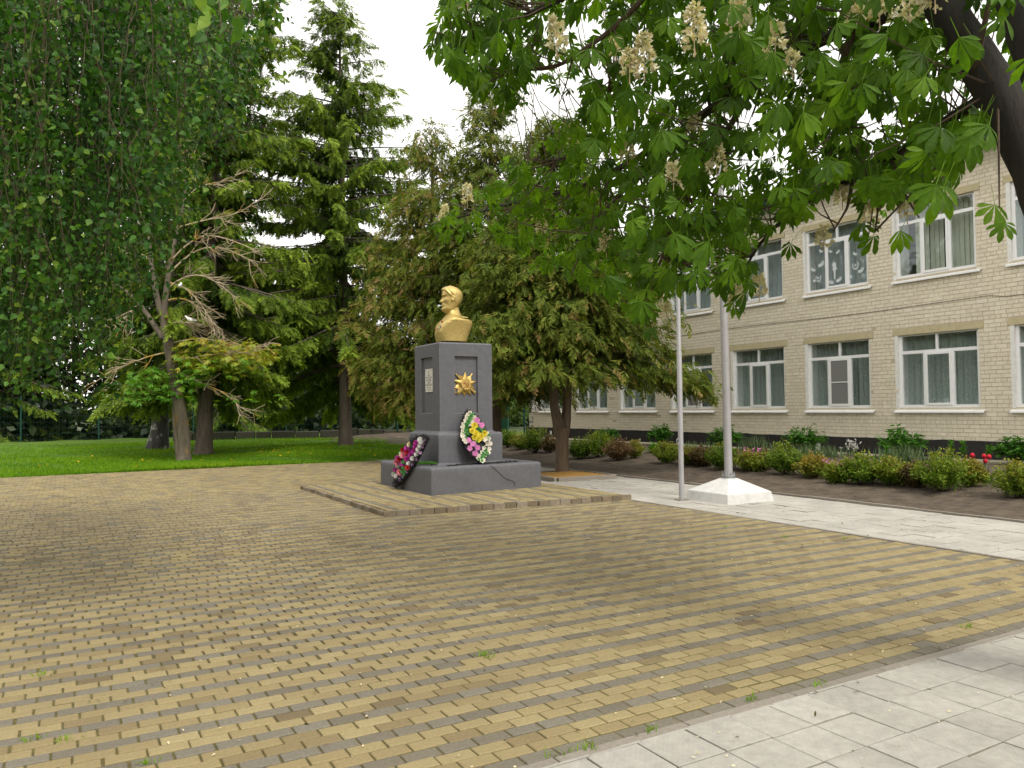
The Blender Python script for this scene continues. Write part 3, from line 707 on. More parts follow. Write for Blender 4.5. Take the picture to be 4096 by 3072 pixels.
    mb = MB(); mb.box(X0 - .12, X0 - .002, 30.15, 30.42, 1.45, 1.85); put(mb, 'meter_box', MT['reveal'])
    return sc
def stickers(win, x):
    """paper doves, a wreathed star and a torch stuck on the glass"""
    dove = [(0, 0), (.04, .02), (.06, .055), (.045, .10), (.03, .06), (.012, .09), (-.004, .05), (-.03, .045), (-.055, .055), (-.035, .02), (-.06, .0), (-.02, .0)]
    def poly(pts, yc, zc, s, flip, nm):
        pts = np.array(pts) * s; 
        if flip: pts[:, 0] *= -1
        V = np.stack([np.full(len(pts) + 1, x), np.append(pts[:, 0], 0) + yc, np.append(pts[:, 1], pts[:, 1].mean()) + zc], -1)
        k = len(pts); i = np.arange(k); F = np.stack([i, (i + 1) % k, np.full(k, k)], 1)
        m = MB(); m.add(V, F); m.build(nm, MT['paper'], win)
    z0 = ZF[1][0]
    for (u, v, s, fl) in ((.10, .62, 1.5, 0), (.12, .32, 1.4, 1), (.24, 1.12, 1.2, 0), (.23, .72, 1.9, 1), (.40, 1.06, 1.2, 0), (.52, 1.0, 1.2, 1), (.40, .18, 1.7, 0), (.52, .2, 1.7, 1), (.70, .25, 1.8, 0), (.88, .35, 1.7, 1), (.80, .85, 1.2, 0), (.93, .83, 1.2, 1)):
        poly(dove, 15.24 - u * 1.95, z0 + v, s, fl, 'paper_dove')
    for (u, v) in ((.18, .42), (.80, .58)):
        a = np.linspace(.9, 2 * PI - .9, 18) + PI / 2
        pts = [(.10 * math.cos(q), .12 * math.sin(q)) for q in a] + [(.07 * math.cos(q), .085 * math.sin(q)) for q in a[::-1]]
        P2 = np.array(pts); V = np.stack([np.full(36, x), P2[:, 0] + 15.24 - u * 1.95, P2[:, 1] + z0 + v], -1); i = np.arange(17)
        m = MB(); m.add(V, np.stack([i, i + 1, 34 - i, 35 - i], 1)); m.build('paper_wreath', MT['paper'], win)
        st = [(.05 * (1 if k % 2 == 0 else .4) * math.cos(PI / 2 + k * PI / 5), .05 * (1 if k % 2 == 0 else .4) * math.sin(PI / 2 + k * PI / 5)) for k in range(10)]
        poly(st, 15.24 - u * 1.95, z0 + v, 1, 0, 'paper_star')
    torch = [(-.02, -.25), (.02, -.25), (.035, .0), (.10, .03), (.05, .07), (.075, .15), (.03, .28), (.02, .2), (-.03, .25), (-.06, .12), (-.05, .07), (-.10, .03), (-.035, .0)]
    poly(torch, 15.24 - .46 * 1.95, z0 + .55, 1, 0, 'paper_torch')
school()

# ================================================================== MONUMENT
def rough_block(x0, x1, y0, y1, z0, z1, rad, seg=22, amp=.008, skew=0.0):
    """block with rounded, uneven edges, as rings from the foot to the top"""
    def ring(ins, z, r):
        xa, xb, ya, yb = x0 + ins, x1 - ins, y0 + ins, y1 - ins; pts = []
        for cx, cy, a0 in ((xa + r, ya + r, PI), (xb - r, ya + r, 1.5 * PI), (xb - r, yb - r, 0), (xa + r, yb - r, PI / 2)):
            for k in range(4): a = a0 + k * PI / 6; pts.append((cx + r * math.cos(a), cy + r * math.sin(a) + skew * (cx - x0) * (cy < (ya + yb) / 2), z))
        # extra points along the four sides
        out_ = []
        for i in range(len(pts)):
            out_.append(pts[i]); q = pts[(i + 1) % len(pts)]
            if i % 4 == 3:
                for s in range(1, seg): out_.append(tuple(np.array(pts[i]) + (np.array(q) - np.array(pts[i])) * s / seg))
        return np.array(out_)
    zs = list(np.linspace(z0, z1 - rad, 8)) + [z1 - rad * .5, z1 - rad * .15, z1]
    ins = [0] * 8 + [rad * .13, rad * .45, rad]
    rings = [ring(i, z, .02) for i, z in zip(ins, zs)]
    R = np.array(rings); n = R.shape
    th = np.arange(n[1]) * .37
    d = amp * (np.sin(R[:, :, 2] * 9 + R[:, :, 0] * 6) * np.cos(R[:, :, 1] * 5 + R[:, :, 2] * 4) + .6 * rng.normal(0, 1, n[:2]) * .5)
    c = R.mean((0, 1)); u = R - c; u[:, :, 2] = 0; u = norm(u); R = R + u * d[:, :, None]
    R[-1, :, 2] += rng.normal(0, .003, n[1])
    return R
def monument():
    L = (6.93, 14.28, .08)
    mo = thing('monument', 'dark grey painted stepped pedestal with plaque and gilded order star', 'monument', L)
    mb = MB(); mb.loft(rough_block(5.71, 8.17, 12.98, 15.6, .02, .575, .05, 26, .007, .085)); at(mb.build('base', MT['mon'], mo, True), L)
    mb = MB(); mb.loft(rough_block(6.12, 7.51, 13.56, 15.02, .56, 1.17, .045, 14, .004)); at(mb.build('step', MT['mon'], mo, True), L)
    # sloping fillets where the blocks meet
    mb = MB()
    def fillet(x0, x1, y0, y1, z0, h, w_): 
        V = [(x0 - w_, y0 - w_, z0), (x1 + w_, y0 - w_, z0), (x1 + w_, y1 + w_, z0), (x0 - w_, y1 + w_, z0), (x0 + .03, y0 + .03, z0 + h), (x1 - .03, y0 + .03, z0 + h), (x1 - .03, y1 - .03, z0 + h), (x0 + .03, y1 - .03, z0 + h)]
        mb.add(V, [(0, 1, 5, 4), (1, 2, 6, 5), (2, 3, 7, 6), (3, 0, 4, 7)])
    fillet(6.12, 7.51, 13.56, 15.02, .565, .07, .05); fillet(6.23, 7.39, 13.75, 14.96, 1.15, .075, .07); at(mb.build('fillet', MT['mon'], mo), L)
    # shaft with a recessed panel in the front and left faces
    x0, x1, y0, y1, z0, z1 = 6.24, 7.385, 13.75, 14.97, 1.12, 2.93
    de = .055
    fx0, fx1, fz0, fz1 = 6.56, 7.07, 1.55, 2.67; ly0, ly1 = 14.08, 14.66
    mb = MB(); zt = z1 - .02; c_ = .022
    V = [(x0, y0, z0), (x1, y0, z0), (x1, y1, z0), (x0, y1, z0), (x0, y0, zt), (x1, y0, zt), (x1, y1, zt), (x0, y1, zt),
         (x0 + c_, y0 + c_, z1 + .004), (x1 - c_, y0 + c_, z1 + .004), (x1 - c_, y1 - c_, z1 + .004), (x0 + c_, y1 - c_, z1 + .004),
         (fx0, y0, fz0), (fx1, y0, fz0), (fx1, y0, fz1), (fx0, y0, fz1), (fx0 + .01, y0 + de, fz0 + .01), (fx1 - .01, y0 + de, fz0 + .01), (fx1 - .01, y0 + de, fz1 - .01), (fx0 + .01, y0 + de, fz1 - .01),
         (x0, ly1, fz0), (x0, ly0, fz0), (x0, ly0, fz1), (x0, ly1, fz1), (x0 + de, ly1 - .01, fz0 + .01), (x0 + de, ly0 + .01, fz0 + .01), (x0 + de, ly0 + .01, fz1 - .01), (x0 + de, ly1 - .01, fz1 - .01)]
    F = [(1, 2, 6, 5), (2, 3, 7, 6), (4, 5, 9, 8), (5, 6, 10, 9), (6, 7, 11, 10), (7, 4, 8, 11), (8, 9, 10, 11)]
    for o4, i4, d4 in (((0, 1, 5, 4), (12, 13, 14, 15), (16, 17, 18, 19)), ((3, 0, 4, 7), (20, 21, 22, 23), (24, 25, 26, 27))):
        for k in range(4): q = (k + 1) % 4; F += [(o4[k], o4[q], i4[q], i4[k]), (i4[k], i4[q], d4[q], d4[k])]
        F.append(d4)
    mb.add(V, F); at(mb.build('shaft', MT['mon'], mo), L)
    # pale sloping ledges at the foot of each panel
    mb = MB(); mb.add([(fx0, y0 - .004, fz0 - .05), (fx1, y0 - .004, fz0 - .05), (fx1, y0 + de, fz0 + .012), (fx0, y0 + de, fz0 + .012)], [(0, 1, 2, 3)]); at(mb.build('panel_ledge', MT['mon'], mo), L)
    mb = MB(); mb.add([(x0 - .004, ly1, fz0 - .05), (x0 - .004, ly0, fz0 - .05), (x0 + de, ly0, fz0 + .012), (x0 + de, ly1, fz0 + .012)], [(0, 1, 2, 3)]); at(mb.build('panel_ledge', MT['mon'], mo), L)
    # flower trough in the front ledge
    xs = np.linspace(6.15, 7.75, 60); mb = MB(); ya = 13.16 + .085 * (xs - 5.71) + rng.normal(0, .01, 60) * 0; yb = ya + .14 + rng.normal(0, .018, 60); zt = .581 + rng.uniform(0, .02, 60)
    i = np.arange(59); Vv = np.concatenate([np.stack([xs, ya, np.full(60, .579)], -1), np.stack([xs, (ya + yb) / 2, zt + .01], -1), np.stack([xs, yb, np.full(60, .579)], -1)])
    mb.add(Vv, np.concatenate([np.stack([i, i + 1, i + 61, i + 60], 1), np.stack([i + 60, i + 61, i + 121, i + 120], 1)])); at(mb.build('soil_trough', MT['mon_soil'], mo), L)
    # crack down the front of the base, as a thin dark groove sheet
    cr = np.array([(6.98, .56), (7.10, .47), (7.17, .41), (7.25, .33), (7.36, .27), (7.47, .24), (7.52, .19), (7.53, .14)])
    mb = MB(); yf = lambda x: 12.971 + .085 * (x - 5.71)
    for (a, b), (c, d) in zip(cr[:-1], cr[1:]):
        mb.tube([(a, yf(a) + .002, b), (c, yf(c) + .003, d)], .0035, 5)
    at(mb.build('crack', MT['mon_soil'], mo), L)
    plaque(mo, L); order_star(mo, L)
    return mo
def text_mesh(txt, size, name, mat):
    cu = bpy.data.curves.new(name, 'FONT'); cu.body = txt; cu.size = size; cu.align_x = 'CENTER'; cu.extrude = .0008; cu.resolution_u = 3
    ob = bpy.data.objects.new(name, cu); COL.objects.link(ob)
    me = bpy.data.meshes.new_from_object(ob.evaluated_get(bpy.context.evaluated_depsgraph_get()))
    bpy.data.objects.remove(ob); me.materials.clear(); me.materials.append(mat); me.name = name; return me
def plaque(mo, L):
    xp = 6.24 + .055; ya, yb, za, zb = 14.165, 14.525, 1.98, 2.44
    m = MB(); m.box(xp - .02, xp - .0, ya, yb, za, zb); pq = at(m.build('plaque', MT['marble'], mo), L)
    pcy = (ya + yb) / 2
    rows = (('ГЕРОЙ', .030, .315), ('СОВЕТСКОГО СОЮЗА', .034, .278), ('БЕЛИК', .072, .212), ('ИВАН', .045, .166), ('ВАСИЛЬЕВИЧ', .048, .122), ('1918 - 1944', .040, .076))
    rot = Matrix(((0, 0, -1), (-1, 0, 0), (0, 1, 0))).to_4x4()          # text lies on the left face, read from -X
    for tx, s, h in rows:
        me = text_mesh(tx, s, 'engraved_line', MT['ink'])
        xs = np.array([v.co.x for v in me.vertices]); wdt = max(xs.max() - xs.min(), .01); k = min(1, .31 / wdt)
        o = link('engraved_line', me, pq); o.matrix_local = Matrix.Translation((xp - .0205, pcy, za + h)) @ rot @ Matrix.Diagonal((k, 1, 1, 1))
    m = MB(); st = []
    for k in range(10): r = .035 if k % 2 == 0 else .014; a = PI / 2 + k * PI / 5; st.append((xp - .0212, pcy + r * .7 * math.cos(a), za + .40 + r * math.sin(a)))
    V = np.vstack([st, (xp - .0212, pcy, za + .40)]); i = np.arange(10); m.add(V, np.stack([i, (i + 1) % 10, np.full(10, 10)], 1)); m.box(xp - .0214, xp - .0205, pcy - .012, pcy + .012, za + .345, za + .37); m.build('engraved_star', MT['ink'], pq)
    m = MB()
    for s in (-1, 1):
        for k in range(5): m.obox((xp - .021, pcy + s * (.012 + .014 * k), za + .034 + .004 * k), (.0005, 0, 0), (0, .010, s * .004), (0, .001, .005))
    m.build('engraved_sprig', MT['ink'], pq)
    for dy in (-.15, .15):
        for dz in (.035, .425):
            m = MB(); m.tube([(xp - .026, pcy + dy, za + dz), (xp - .019, pcy + dy, za + dz)], .009, 8); m.build('screw', MT['ink'], pq)
def order_star(mo, L):
    c = np.array([6.80, 13.75 + .055, 2.11]); yb = c[1]
    def pt(r, a, d): return (c[0] + r * math.cos(a), yb - d, c[2] + r * math.sin(a))
    ROT = -.05
    m = MB()                                          # rayed star behind: bundles of rays between the points
    for k in range(5):
        a0 = PI / 2 + PI / 5 + k * 2 * PI / 5 + ROT
        for j in range(-3, 4):
            a = a0 + j * .105; r = .232 - .018 * abs(j) + (.012 if j == 0 else 0)
            V = [pt(.06, a - .10, .012), pt(r * .8, a - .055, .016), pt(r, a, .012), pt(r * .8, a + .055, .016), pt(.06, a + .1, .012), pt(r * .6, a, .03)]
            m.add(V, [(0, 1, 5), (1, 2, 5), (2, 3, 5), (3, 4, 5)], .5)
            m.add([pt(r * .8, a - .055, .016), pt(r, a, .012), pt(r, a, 0), pt(r * .8, a - .055, 0)], [(0, 3, 2, 1)]); m.add([pt(r * .8, a + .055, .016), pt(r, a, .012), pt(r, a, 0), pt(r * .8, a + .055, 0)], [(0, 1, 2, 3)])
    root = at(m.build('order_emblem', MT['goldlite'], mo), L)
    m = MB()
    for k in range(5):
        a = PI / 2 + k * 2 * PI / 5 + ROT; b = PI / 5
        tip, l, r, ctr = pt(.255, a, .018), pt(.115, a + b, .030), pt(.115, a - b, .030), pt(.0, a, .075); rid = pt(.13, a, .058)
        m.add([tip, l, ctr, rid, r], [(0, 3, 1), (1, 3, 2), (2, 3, 4), (4, 3, 0)])
        m.add([tip, l, pt(.255, a, 0), pt(.115, a + b, 0)], [(0, 1, 3, 2)]); m.add([tip, r, pt(.255, a, 0), pt(.115, a - b, 0)], [(0, 2, 3, 1)])
    m.build('five_point_star', MT['goldlite'], root)
    m = MB(); q = np.linspace(0, 2 * PI, 25)[:-1]
    prof = ((.108, .03), (.108, .075), (.10, .085), (.09, .085), (.085, .078), (.0001, .078))
    m.loft([[pt(r, a, d) for a in q] for r, d in prof], False); m.build('medallion', MT['goldlite'], root)
    m = MB()                                          # hammer and sickle
    qa = np.linspace(-2.3, 1.35, 16); pts = [np.array(pt(.048, a, .086)) for a in qa]; m.tube(pts, list(np.linspace(.004, .011, 10)) + list(np.linspace(.010, .002, 6)), 5)
    m.tube([pt(.055, -2.35, .086), pt(.078, -2.4, .086)], .008, 5)
    m.tube([np.array(pt(.07, -.8, .088)), np.array(pt(.045, 2.3, .088))], .007, 5); m.obox(np.array(pt(.05, 2.3, .088)), (.018, 0, .018), (0, .006, 0), (-.009, 0, .009)); m.build('hammer_and_sickle', MT['copper'], root)
    m = MB()                                          # crossed rifle and sabre under the star
    m.tube([pt(.30, PI * .74, .02), pt(.12, PI * .74, .03)], (.012, .016), 6); m.tube([pt(.12, -PI * .20, .03), pt(.27, -PI * .20, .02)], (.018, .028), 6)
    m.tube([pt(.27, PI * .30, .02), pt(.12, PI * .30, .03)], (.016, .012), 6)
    hb = [np.array(pt(.17, -PI * .80, .03)), np.array(pt(.22, -PI * .76, .034)), np.array(pt(.265, -PI * .78, .03)), np.array(pt(.275, -PI * .84, .03)), np.array(pt(.24, -PI * .88, .03))]; m.tube(hb, .016, 6); m.build('rifle_and_sabre', MT['goldlite'], root)
monument()
def bust():
    O = np.array([6.79, 14.40, 3.585])                # chin level on the neck axis
    yaw = math.radians(-5)
    fu = np.array([-math.cos(yaw), -math.sin(yaw), 0]); fv = np.array([math.sin(yaw), -math.cos(yaw), 0]); fw = np.array([0, 0, 1.0])
    def X(u, v, w_, h=False):
        u, v, w_ = np.asarray(u, float), np.asarray(v, float), np.asarray(w_, float)
        if h: a = math.radians(-7); u, v = u * math.cos(a) - v * math.sin(a), u * math.sin(a) + v * math.cos(a)
        return O + u[..., None] * fu + v[..., None] * fv + w_[..., None] * fw
    mb = MB()
    wk = np.array([-.02, 0, .03, .06, .09, .12, .15, .18, .21, .25, .29, .33, .36, .40, .44, .48, .52, .55, .57])
    Fk = np.array([.02, .10, .155, .172, .178, .165, .172, .168, .165, .165, .158, .150, .172, .176, .170, .152, .115, .065, .005])
    Bk = np.array([.05, .06, .07, .085, .10, .115, .135, .16, .185, .21, .228, .237, .238, .232, .215, .185, .135, .075, .005])
    Sk = np.array([.03, .075, .10, .118, .128, .135, .142, .148, .152, .157, .160, .163, .165, .166, .160, .142, .105, .06, .005])
    W = np.linspace(-.02, .57, 84); th = np.linspace(-PI, PI, 97)[:-1]
    F, B, S = (np.interp(W, wk, q) for q in (Fk, Bk, Sk))
    ker = np.array([1, 2, 3, 2, 1]) / 9.0
    sm = lambda q: np.convolve(np.pad(q, 2, 'edge'), ker, 'valid')
    F, B, S = sm(F), sm(B), sm(S)
    TH, WW = np.meshgrid(th, W); A = np.where(np.cos(TH) > 0, F[:, None], B[:, None]); SS = S[:, None] + 0 * TH
    n = 2.25; R = 1 / ((np.abs(np.cos(TH)) / A) ** n + (np.abs(np.sin(TH)) / SS) ** n) ** (1 / n)
    g = lambda tc, ts, wc, ws: np.exp(-((TH - tc) / ts) ** 2 - ((WW - wc) / ws) ** 2)
    nose_w = np.clip((.345 - WW) / .11, 0, 1) * (WW < .345) * np.clip((WW - .205) / .02, 0, 1)
    R = R + .052 * nose_w * np.exp(-(TH / .16) ** 2) + .016 * g(0, .26, .235, .022)
    for s in (-1, 1):
        R -= .026 * g(s * .40, .20, .318, .026); R += .014 * g(s * .38, .12, .312, .016)          # socket, eyeball
        R += .018 * g(s * .36, .26, .356, .016); R += .013 * g(s * .75, .25, .265, .035); R -= .012 * g(s * .75, .28, .175, .04)
        R += .010 * g(s * 1.05, .30, .085, .035)
    R += .020 * g(0, .30, .178, .013) + .022 * g(0, .26, .152, .012) - .012 * g(0, .34, .165, .006) - .010 * g(0, .3, .127, .014) + .018 * g(0, .30, .075, .028)
    # hair: a cap with a clear edge and a swept quiff
    hl = np.interp(np.abs(TH), [0, .5, .95, 1.25, 1.55, 1.95, 2.4, PI], [.455, .462, .41, .36, .33, .22, .14, .10])
    hair = 1 / (1 + np.exp(-(WW - hl) / .006)); R = R + hair * (.016 + .006 * np.sin(TH * 13 + WW * 60) * (np.cos(TH) > -.3)) * np.clip((.572 - WW) / .06, 0, 1)
    R += hair * .030 * np.exp(-((TH - .25) / .5) ** 2 - ((WW - .50) / .04) ** 2)
    mb.loft(X(R * np.cos(TH), R * np.sin(TH), WW, True))
    # ears
    for s in (-1, 1):
        k = np.linspace(0, 2 * PI, 15)[:-1]; rings = []
        for r, o_ in ((.2, .03), (.75, .036), (1, .022), (.95, .0), (.6, -.02)):
            rings.append(X(-.02 + .036 * r * np.cos(k) - .012 * np.sin(k), s * (.158 + o_ - .01 * np.cos(k)), .285 + .062 * r * np.sin(k) + 0 * k, True))
        mb.loft(rings); 
    # neck and trunk
    def sec(w_, uf, ub, vh, n, tilt=0):
        q = np.linspace(-PI, PI, 65)[:-1]; a = np.where(np.cos(q) > 0, uf, -ub); c0 = 0
        r = 1 / ((np.abs(np.cos(q)) / np.maximum(a, .02)) ** n + (np.abs(np.sin(q)) / vh) ** n) ** (1 / n)
        return X(r * np.cos(q), r * np.sin(q), w_ + tilt * r * np.cos(q))
    mb.loft([sec(*q) for q in ((.14, .05, -.17, .105, 2), (.06, .06, -.19, .115, 2), (.02, .07, -.205, .13, 2), (-.03, .075, -.24, .16, 2, .15), (-.075, .10, -.31, .24, 2.2, .2), (-.115, .13, -.36, .32, 2.4, .15))])
    mb.loft([sec(*q) for q in ((-.59, .27, -.30, .265, 3.6), (-.50, .29, -.33, .275, 3.6), (-.40, .30, -.365, .29, 3.6), (-.30, .285, -.40, .31, 3.6), (-.22, .25, -.425, .33, 3.4), (-.165, .19, -.42, .345, 3.0), (-.125, .14, -.39, .34, 2.6, .06), (-.09, .10, -.33, .26, 2.3, .12))])
    # collar
    q = np.linspace(-PI, PI, 33); pts = X(np.where(np.cos(q) > 0, .085, .205) * np.cos(q), .135 * np.sin(q), -.045 + .2 * np.where(np.cos(q) > 0, .085, .205) * np.cos(q) * .4 - .03 * np.cos(q)); mb.tube(pts, .026, 8, cap=False)
    b = thing('bust', 'gold painted bust of a man in uniform facing left on the pedestal', 'statue', (6.79, 14.40, 2.94)); L = (6.79, 14.40, 2.94)
    o = at(mb.build('figure', MT['gold'], b, True), L)
    rm = o.modifiers.new('fuse', 'REMESH'); rm.mode = 'VOXEL'; rm.voxel_size = .0075; rm.use_smooth_shade = True
    sm_ = o.modifiers.new('soften', 'SMOOTH'); sm_.iterations = 2; sm_.factor = .4
    for s in (-1, 1):                                   # shoulder boards
        m = MB(); p0, p1 = X(-.14, s * .17, -.083), X(-.19, s * .335, -.128); ax = (p1 - p0) / 2; sd_ = fu * .062; up = norm(np.cross(sd_, ax)) * .009 * (1 if s < 0 else -1)
        m.obox((p0 + p1) / 2 + np.array([0, 0, .012]), ax, sd_, up); o = at(m.build('shoulder_board', MT['gold'], b), L); bv = o.modifiers.new('edge', 'BEVEL'); bv.width = .004
    # button band down the chest
    m = MB()
    for k in range(4):
        w_ = -.20 - k * .10; u_ = float(np.interp(w_, [-.575, -.50, -.40, -.30, -.22, -.165], [.255, .28, .295, .285, .25, .19])); c_ = X(u_ + .004, .0, w_); m.loft([[c_ + fu * d + (fv * math.cos(a) + fw * math.sin(a)) * r for a in np.linspace(0, 2 * PI, 9)[:-1]] for r, d in ((.014, -.006), (.014, .006), (.008, .011))])
    at(m.build('button', MT['gold'], b), L)
    def front(v, w_):                                   # a spot on the chest and its outward direction
        uf = float(np.interp(w_, [-.575, -.50, -.40, -.30, -.22, -.165], [.255, .28, .295, .285, .25, .19])); vh = float(np.interp(w_, [-.575, -.40, -.22, -.165], [.275, .30, .34, .35]))
        u_ = uf * (1 - (abs(v) / vh) ** 3) ** (1 / 3); nn = norm(np.array([(u_ / uf) ** 2 / uf, np.sign(v) * (abs(v) / vh) ** 2 / vh]))
        return X(u_, v, w_), nn[0] * fu + nn[1] * fv
    def medal(v, w_, mat, star, nm, s=.034):
        c_, nn = front(v, w_); tx = norm(np.cross(fw, nn)); m = MB()
        if star:
            ring = [c_ + nn * .006 + s * (1 if k % 2 == 0 else .42) * (tx * math.cos(PI / 2 + k * PI / 5) + fw * math.sin(PI / 2 + k * PI / 5)) for k in range(10)]
            i = np.arange(10); m.add(np.vstack([ring, c_ + nn * .016]), np.stack([i, (i + 1) % 10, np.full(10, 10)], 1))
        else: m.obox(c_ + nn * .008, tx * s * .8, fw * s * .7, nn * .006)
        at(m.build(nm, mat, b), L)
    medal(.13, -.20, MT['p_red'], False, 'medal_ribbon'); medal(.13, -.245, MT['p_white'], True, 'medal', .026)
    medal(.165, -.30, MT['ink'], True, 'medal', .036); medal(.105, -.315, MT['p_white'], True, 'medal', .034)
    medal(-.13, -.33, MT['p_red'], True, 'medal', .034); medal(-.10, -.42, MT['goldlite'], True, 'medal', .034)
bust()

# ================================================================== WREATHS
def fl_pompom(n, s, mat, nm, layers=4):
    m = MB(); V, F, T = T_RHOMB; 
    for l in range(layers):
        k = int(n * (1 - .18 * l)); a = np.arange(k) * 2 * PI / k + l * .4; el = -.5 + l * (1.95 / layers)
        d = np.stack([np.cos(a) * math.cos(el), np.sin(a) * math.cos(el), np.full(k, math.sin(el))], -1); scatter(m, V, F, T, d * .1, bases(d, np.tile([0, 0, 1.0], (k, 1))), np.full(k, 1 - .16 * l), np.full(k, .5 + .12 * l))
    m.V = [v * s for v in m.V]; return m.mesh(nm, mat)
def fl_petals(k, s, mat, nm, wid=1.0, cup=.35, rings=1):
    m = MB()
    for r in range(rings):
        for i in range(k):
            a = i * 2 * PI / k + r * PI / k; q = 1 - .3 * r; el = cup + r * .45
            d = np.array([[math.cos(a) * math.cos(el), math.sin(a) * math.cos(el), math.sin(el)]]); R = bases(d, np.array([[0, 0, 1.0]]))
            V, F, T = T_OVAL; scatter(m, V * (1.9 * wid, 1, 1.3), F, T, np.zeros((1, 3)), R, np.array([q]), np.array([.55 + .25 * (i % 2) + .1 * r]))
    m.V = [v * s for v in m.V]; return m.mesh(nm, mat)
FL = {'white': fl_pompom(14, .044, MT['p_white'], 'white_carnation'), 'magenta': fl_pompom(14, .048, MT['p_magenta'], 'magenta_carnation'), 'dahlia': fl_pompom(18, .066, MT['p_magenta'], 'magenta_dahlia', 5),
      'red': fl_petals(6, .045, MT['p_red'], 'red_rose', 1.2, .6, 3), 'cream': fl_petals(6, .05, MT['p_cream'], 'cream_rose', 1.2, .5, 3), 'pink': fl_petals(6, .055, MT['p_pink'], 'pink_rose', 1.3, .5, 3),
      'yellow': fl_petals(6, .075, MT['p_yellow'], 'yellow_rose', 1.2, .45, 3), 'mauve': fl_petals(5, .062, MT['p_mauve'], 'mauve_blossom', 1.4, .2, 1), 'lily': fl_petals(5, .058, MT['p_lily'], 'white_lily', 1.0, .55, 2), 'lilac': fl_petals(4, .03, MT['p_lilac'], 'ribbon_tuft', 1.6, .7, 1), 'leaf': fl_petals(3, .07, MT['p_leaf'], 'artificial_leaf', .8, .3, 1)}
def wreath(label, p0, p1, side, wid, flowers, zoom, plane_n, asym=1.0, fscale=1.0, back=.04):
    """p0 foot, p1 tip, side = unit vector across; flowers = (kind, px, py, lift) read off the photograph"""
    L = tuple(p0); th_ = thing('memorial_wreath', label, 'wreath', L)
    ax = p1 - p0; ln = np.linalg.norm(ax); n = plane_n
    # black backing board, a pointed oval
    t = np.linspace(0, 1, 15); hw = wid / 2 * np.sin(PI * t ** .9) ** .8 + .015
    ring = np.concatenate([p0 + t[:, None] * ax + asym * hw[:, None] * side, (p0 + t[:, None] * ax - (2 - asym) * hw[:, None] * side)[::-1]])
    m = MB(); m.loft(np.array([ring - n * back, ring])); at(m.build('backing', MT['black_twig'], th_), L)
    # shaggy black tinsel round the edge
    k = 1500; tt = rng.random(k); sd_ = rng.uniform(-1, 1, k); sd_ = np.sign(sd_) * np.abs(sd_) ** .5
    hwk = wid / 2 * np.sin(PI * tt ** .9) ** .8 + .015
    pos = p0 + tt[:, None] * ax + (hwk * sd_ * np.where(sd_ > 0, asym, 2 - asym))[:, None] * side + n * rng.uniform(-.02, .03, k)[:, None]
    d = randdir(k) + side * sd_[:, None] * .8 + n * .5; m = MB(); scatter(m, *T_RHOMB, pos, bases(d, randdir(k)), np.stack([rng.uniform(.010, .02, k), rng.uniform(.04, .085, k), np.ones(k) * .03], -1), rng.random(k)); at(m.build('tinsel', MT['black_twig'], th_, kind='stuff'), L)
    for kind, px, py, lift in flowers:
        p = onPlane(zoom[0] + px * zoom[2], zoom[1] + py * zoom[2], p0 + n * lift, n)
        o = link(FL[kind].name, FL[kind], th_); z = norm(n * .6 + norm(np.array([0, 0, H]) - p) * .7 + rng.normal(0, .18, 3)); x = norm(np.cross([0, 1, .3], z)); y = np.cross(z, x)
        M = Matrix(((x[0], y[0], z[0], p[0] - L[0]), (x[1], y[1], z[1], p[1] - L[1]), (x[2], y[2], z[2], p[2] - L[2]), (0, 0, 0, 1)))
        o.matrix_local = M @ Matrix.Rotation(rng.uniform(0, 6), 4, 'Z') @ Matrix.Scale(rng.uniform(.92, 1.1) * fscale, 4)
    return th_
# left wreath: foot on the paving, leaning up against the left side of the step
f0 = onX(1580, 1948, 5.60); f1 = onX(1711, 1750, 5.80)
ax = f1 - f0; nL = norm(np.cross(ax, np.array([0, 1.0, .25]))); sideL = norm(np.cross(nL, ax)); sideL = sideL if sideL[1] < 0 else -sideL; nL = norm(np.cross(sideL, ax)); nL = nL if nL[0] < 0 else -nL
ZL = (1540, 1700, .208)
fl = [('white', *q, .05) for q in ((672, 282), (688, 332), (668, 398), (633, 468), (595, 560), (525, 648), (448, 738), (203, 985), (158, 950), (240, 772))]
fl += [('magenta', *q, .06) for q in ((588, 345), (572, 408), (538, 505), (484, 578), (414, 658), (190, 865))] + [('dahlia', *q, .06) for q in ((340, 740), (430, 448), (255, 652))]
fl += [('red', *q, .06) for q in ((425, 520), (282, 662), (435, 825), (350, 480))] + [('cream', *q, .06) for q in ((475, 375), (330, 555))] + [('pink', *q, .07) for q in ((355, 590), (235, 718), (290, 905))]
fl += [('lilac', *q, .01) for q in ((780, 290), (760, 345), (738, 425), (690, 535), (618, 660), (540, 760), (432, 900), (360, 985), (295, 1045))] + [('leaf', *q, .03) for q in ((400, 700), (385, 830), (370, 910), (220, 850), (470, 420), (300, 580))]
wreath('memorial wreath of magenta and white carnations leaning on the left side of the pedestal', f0, f1, sideL, .56, fl, ZL, nL, .45, 1.4)
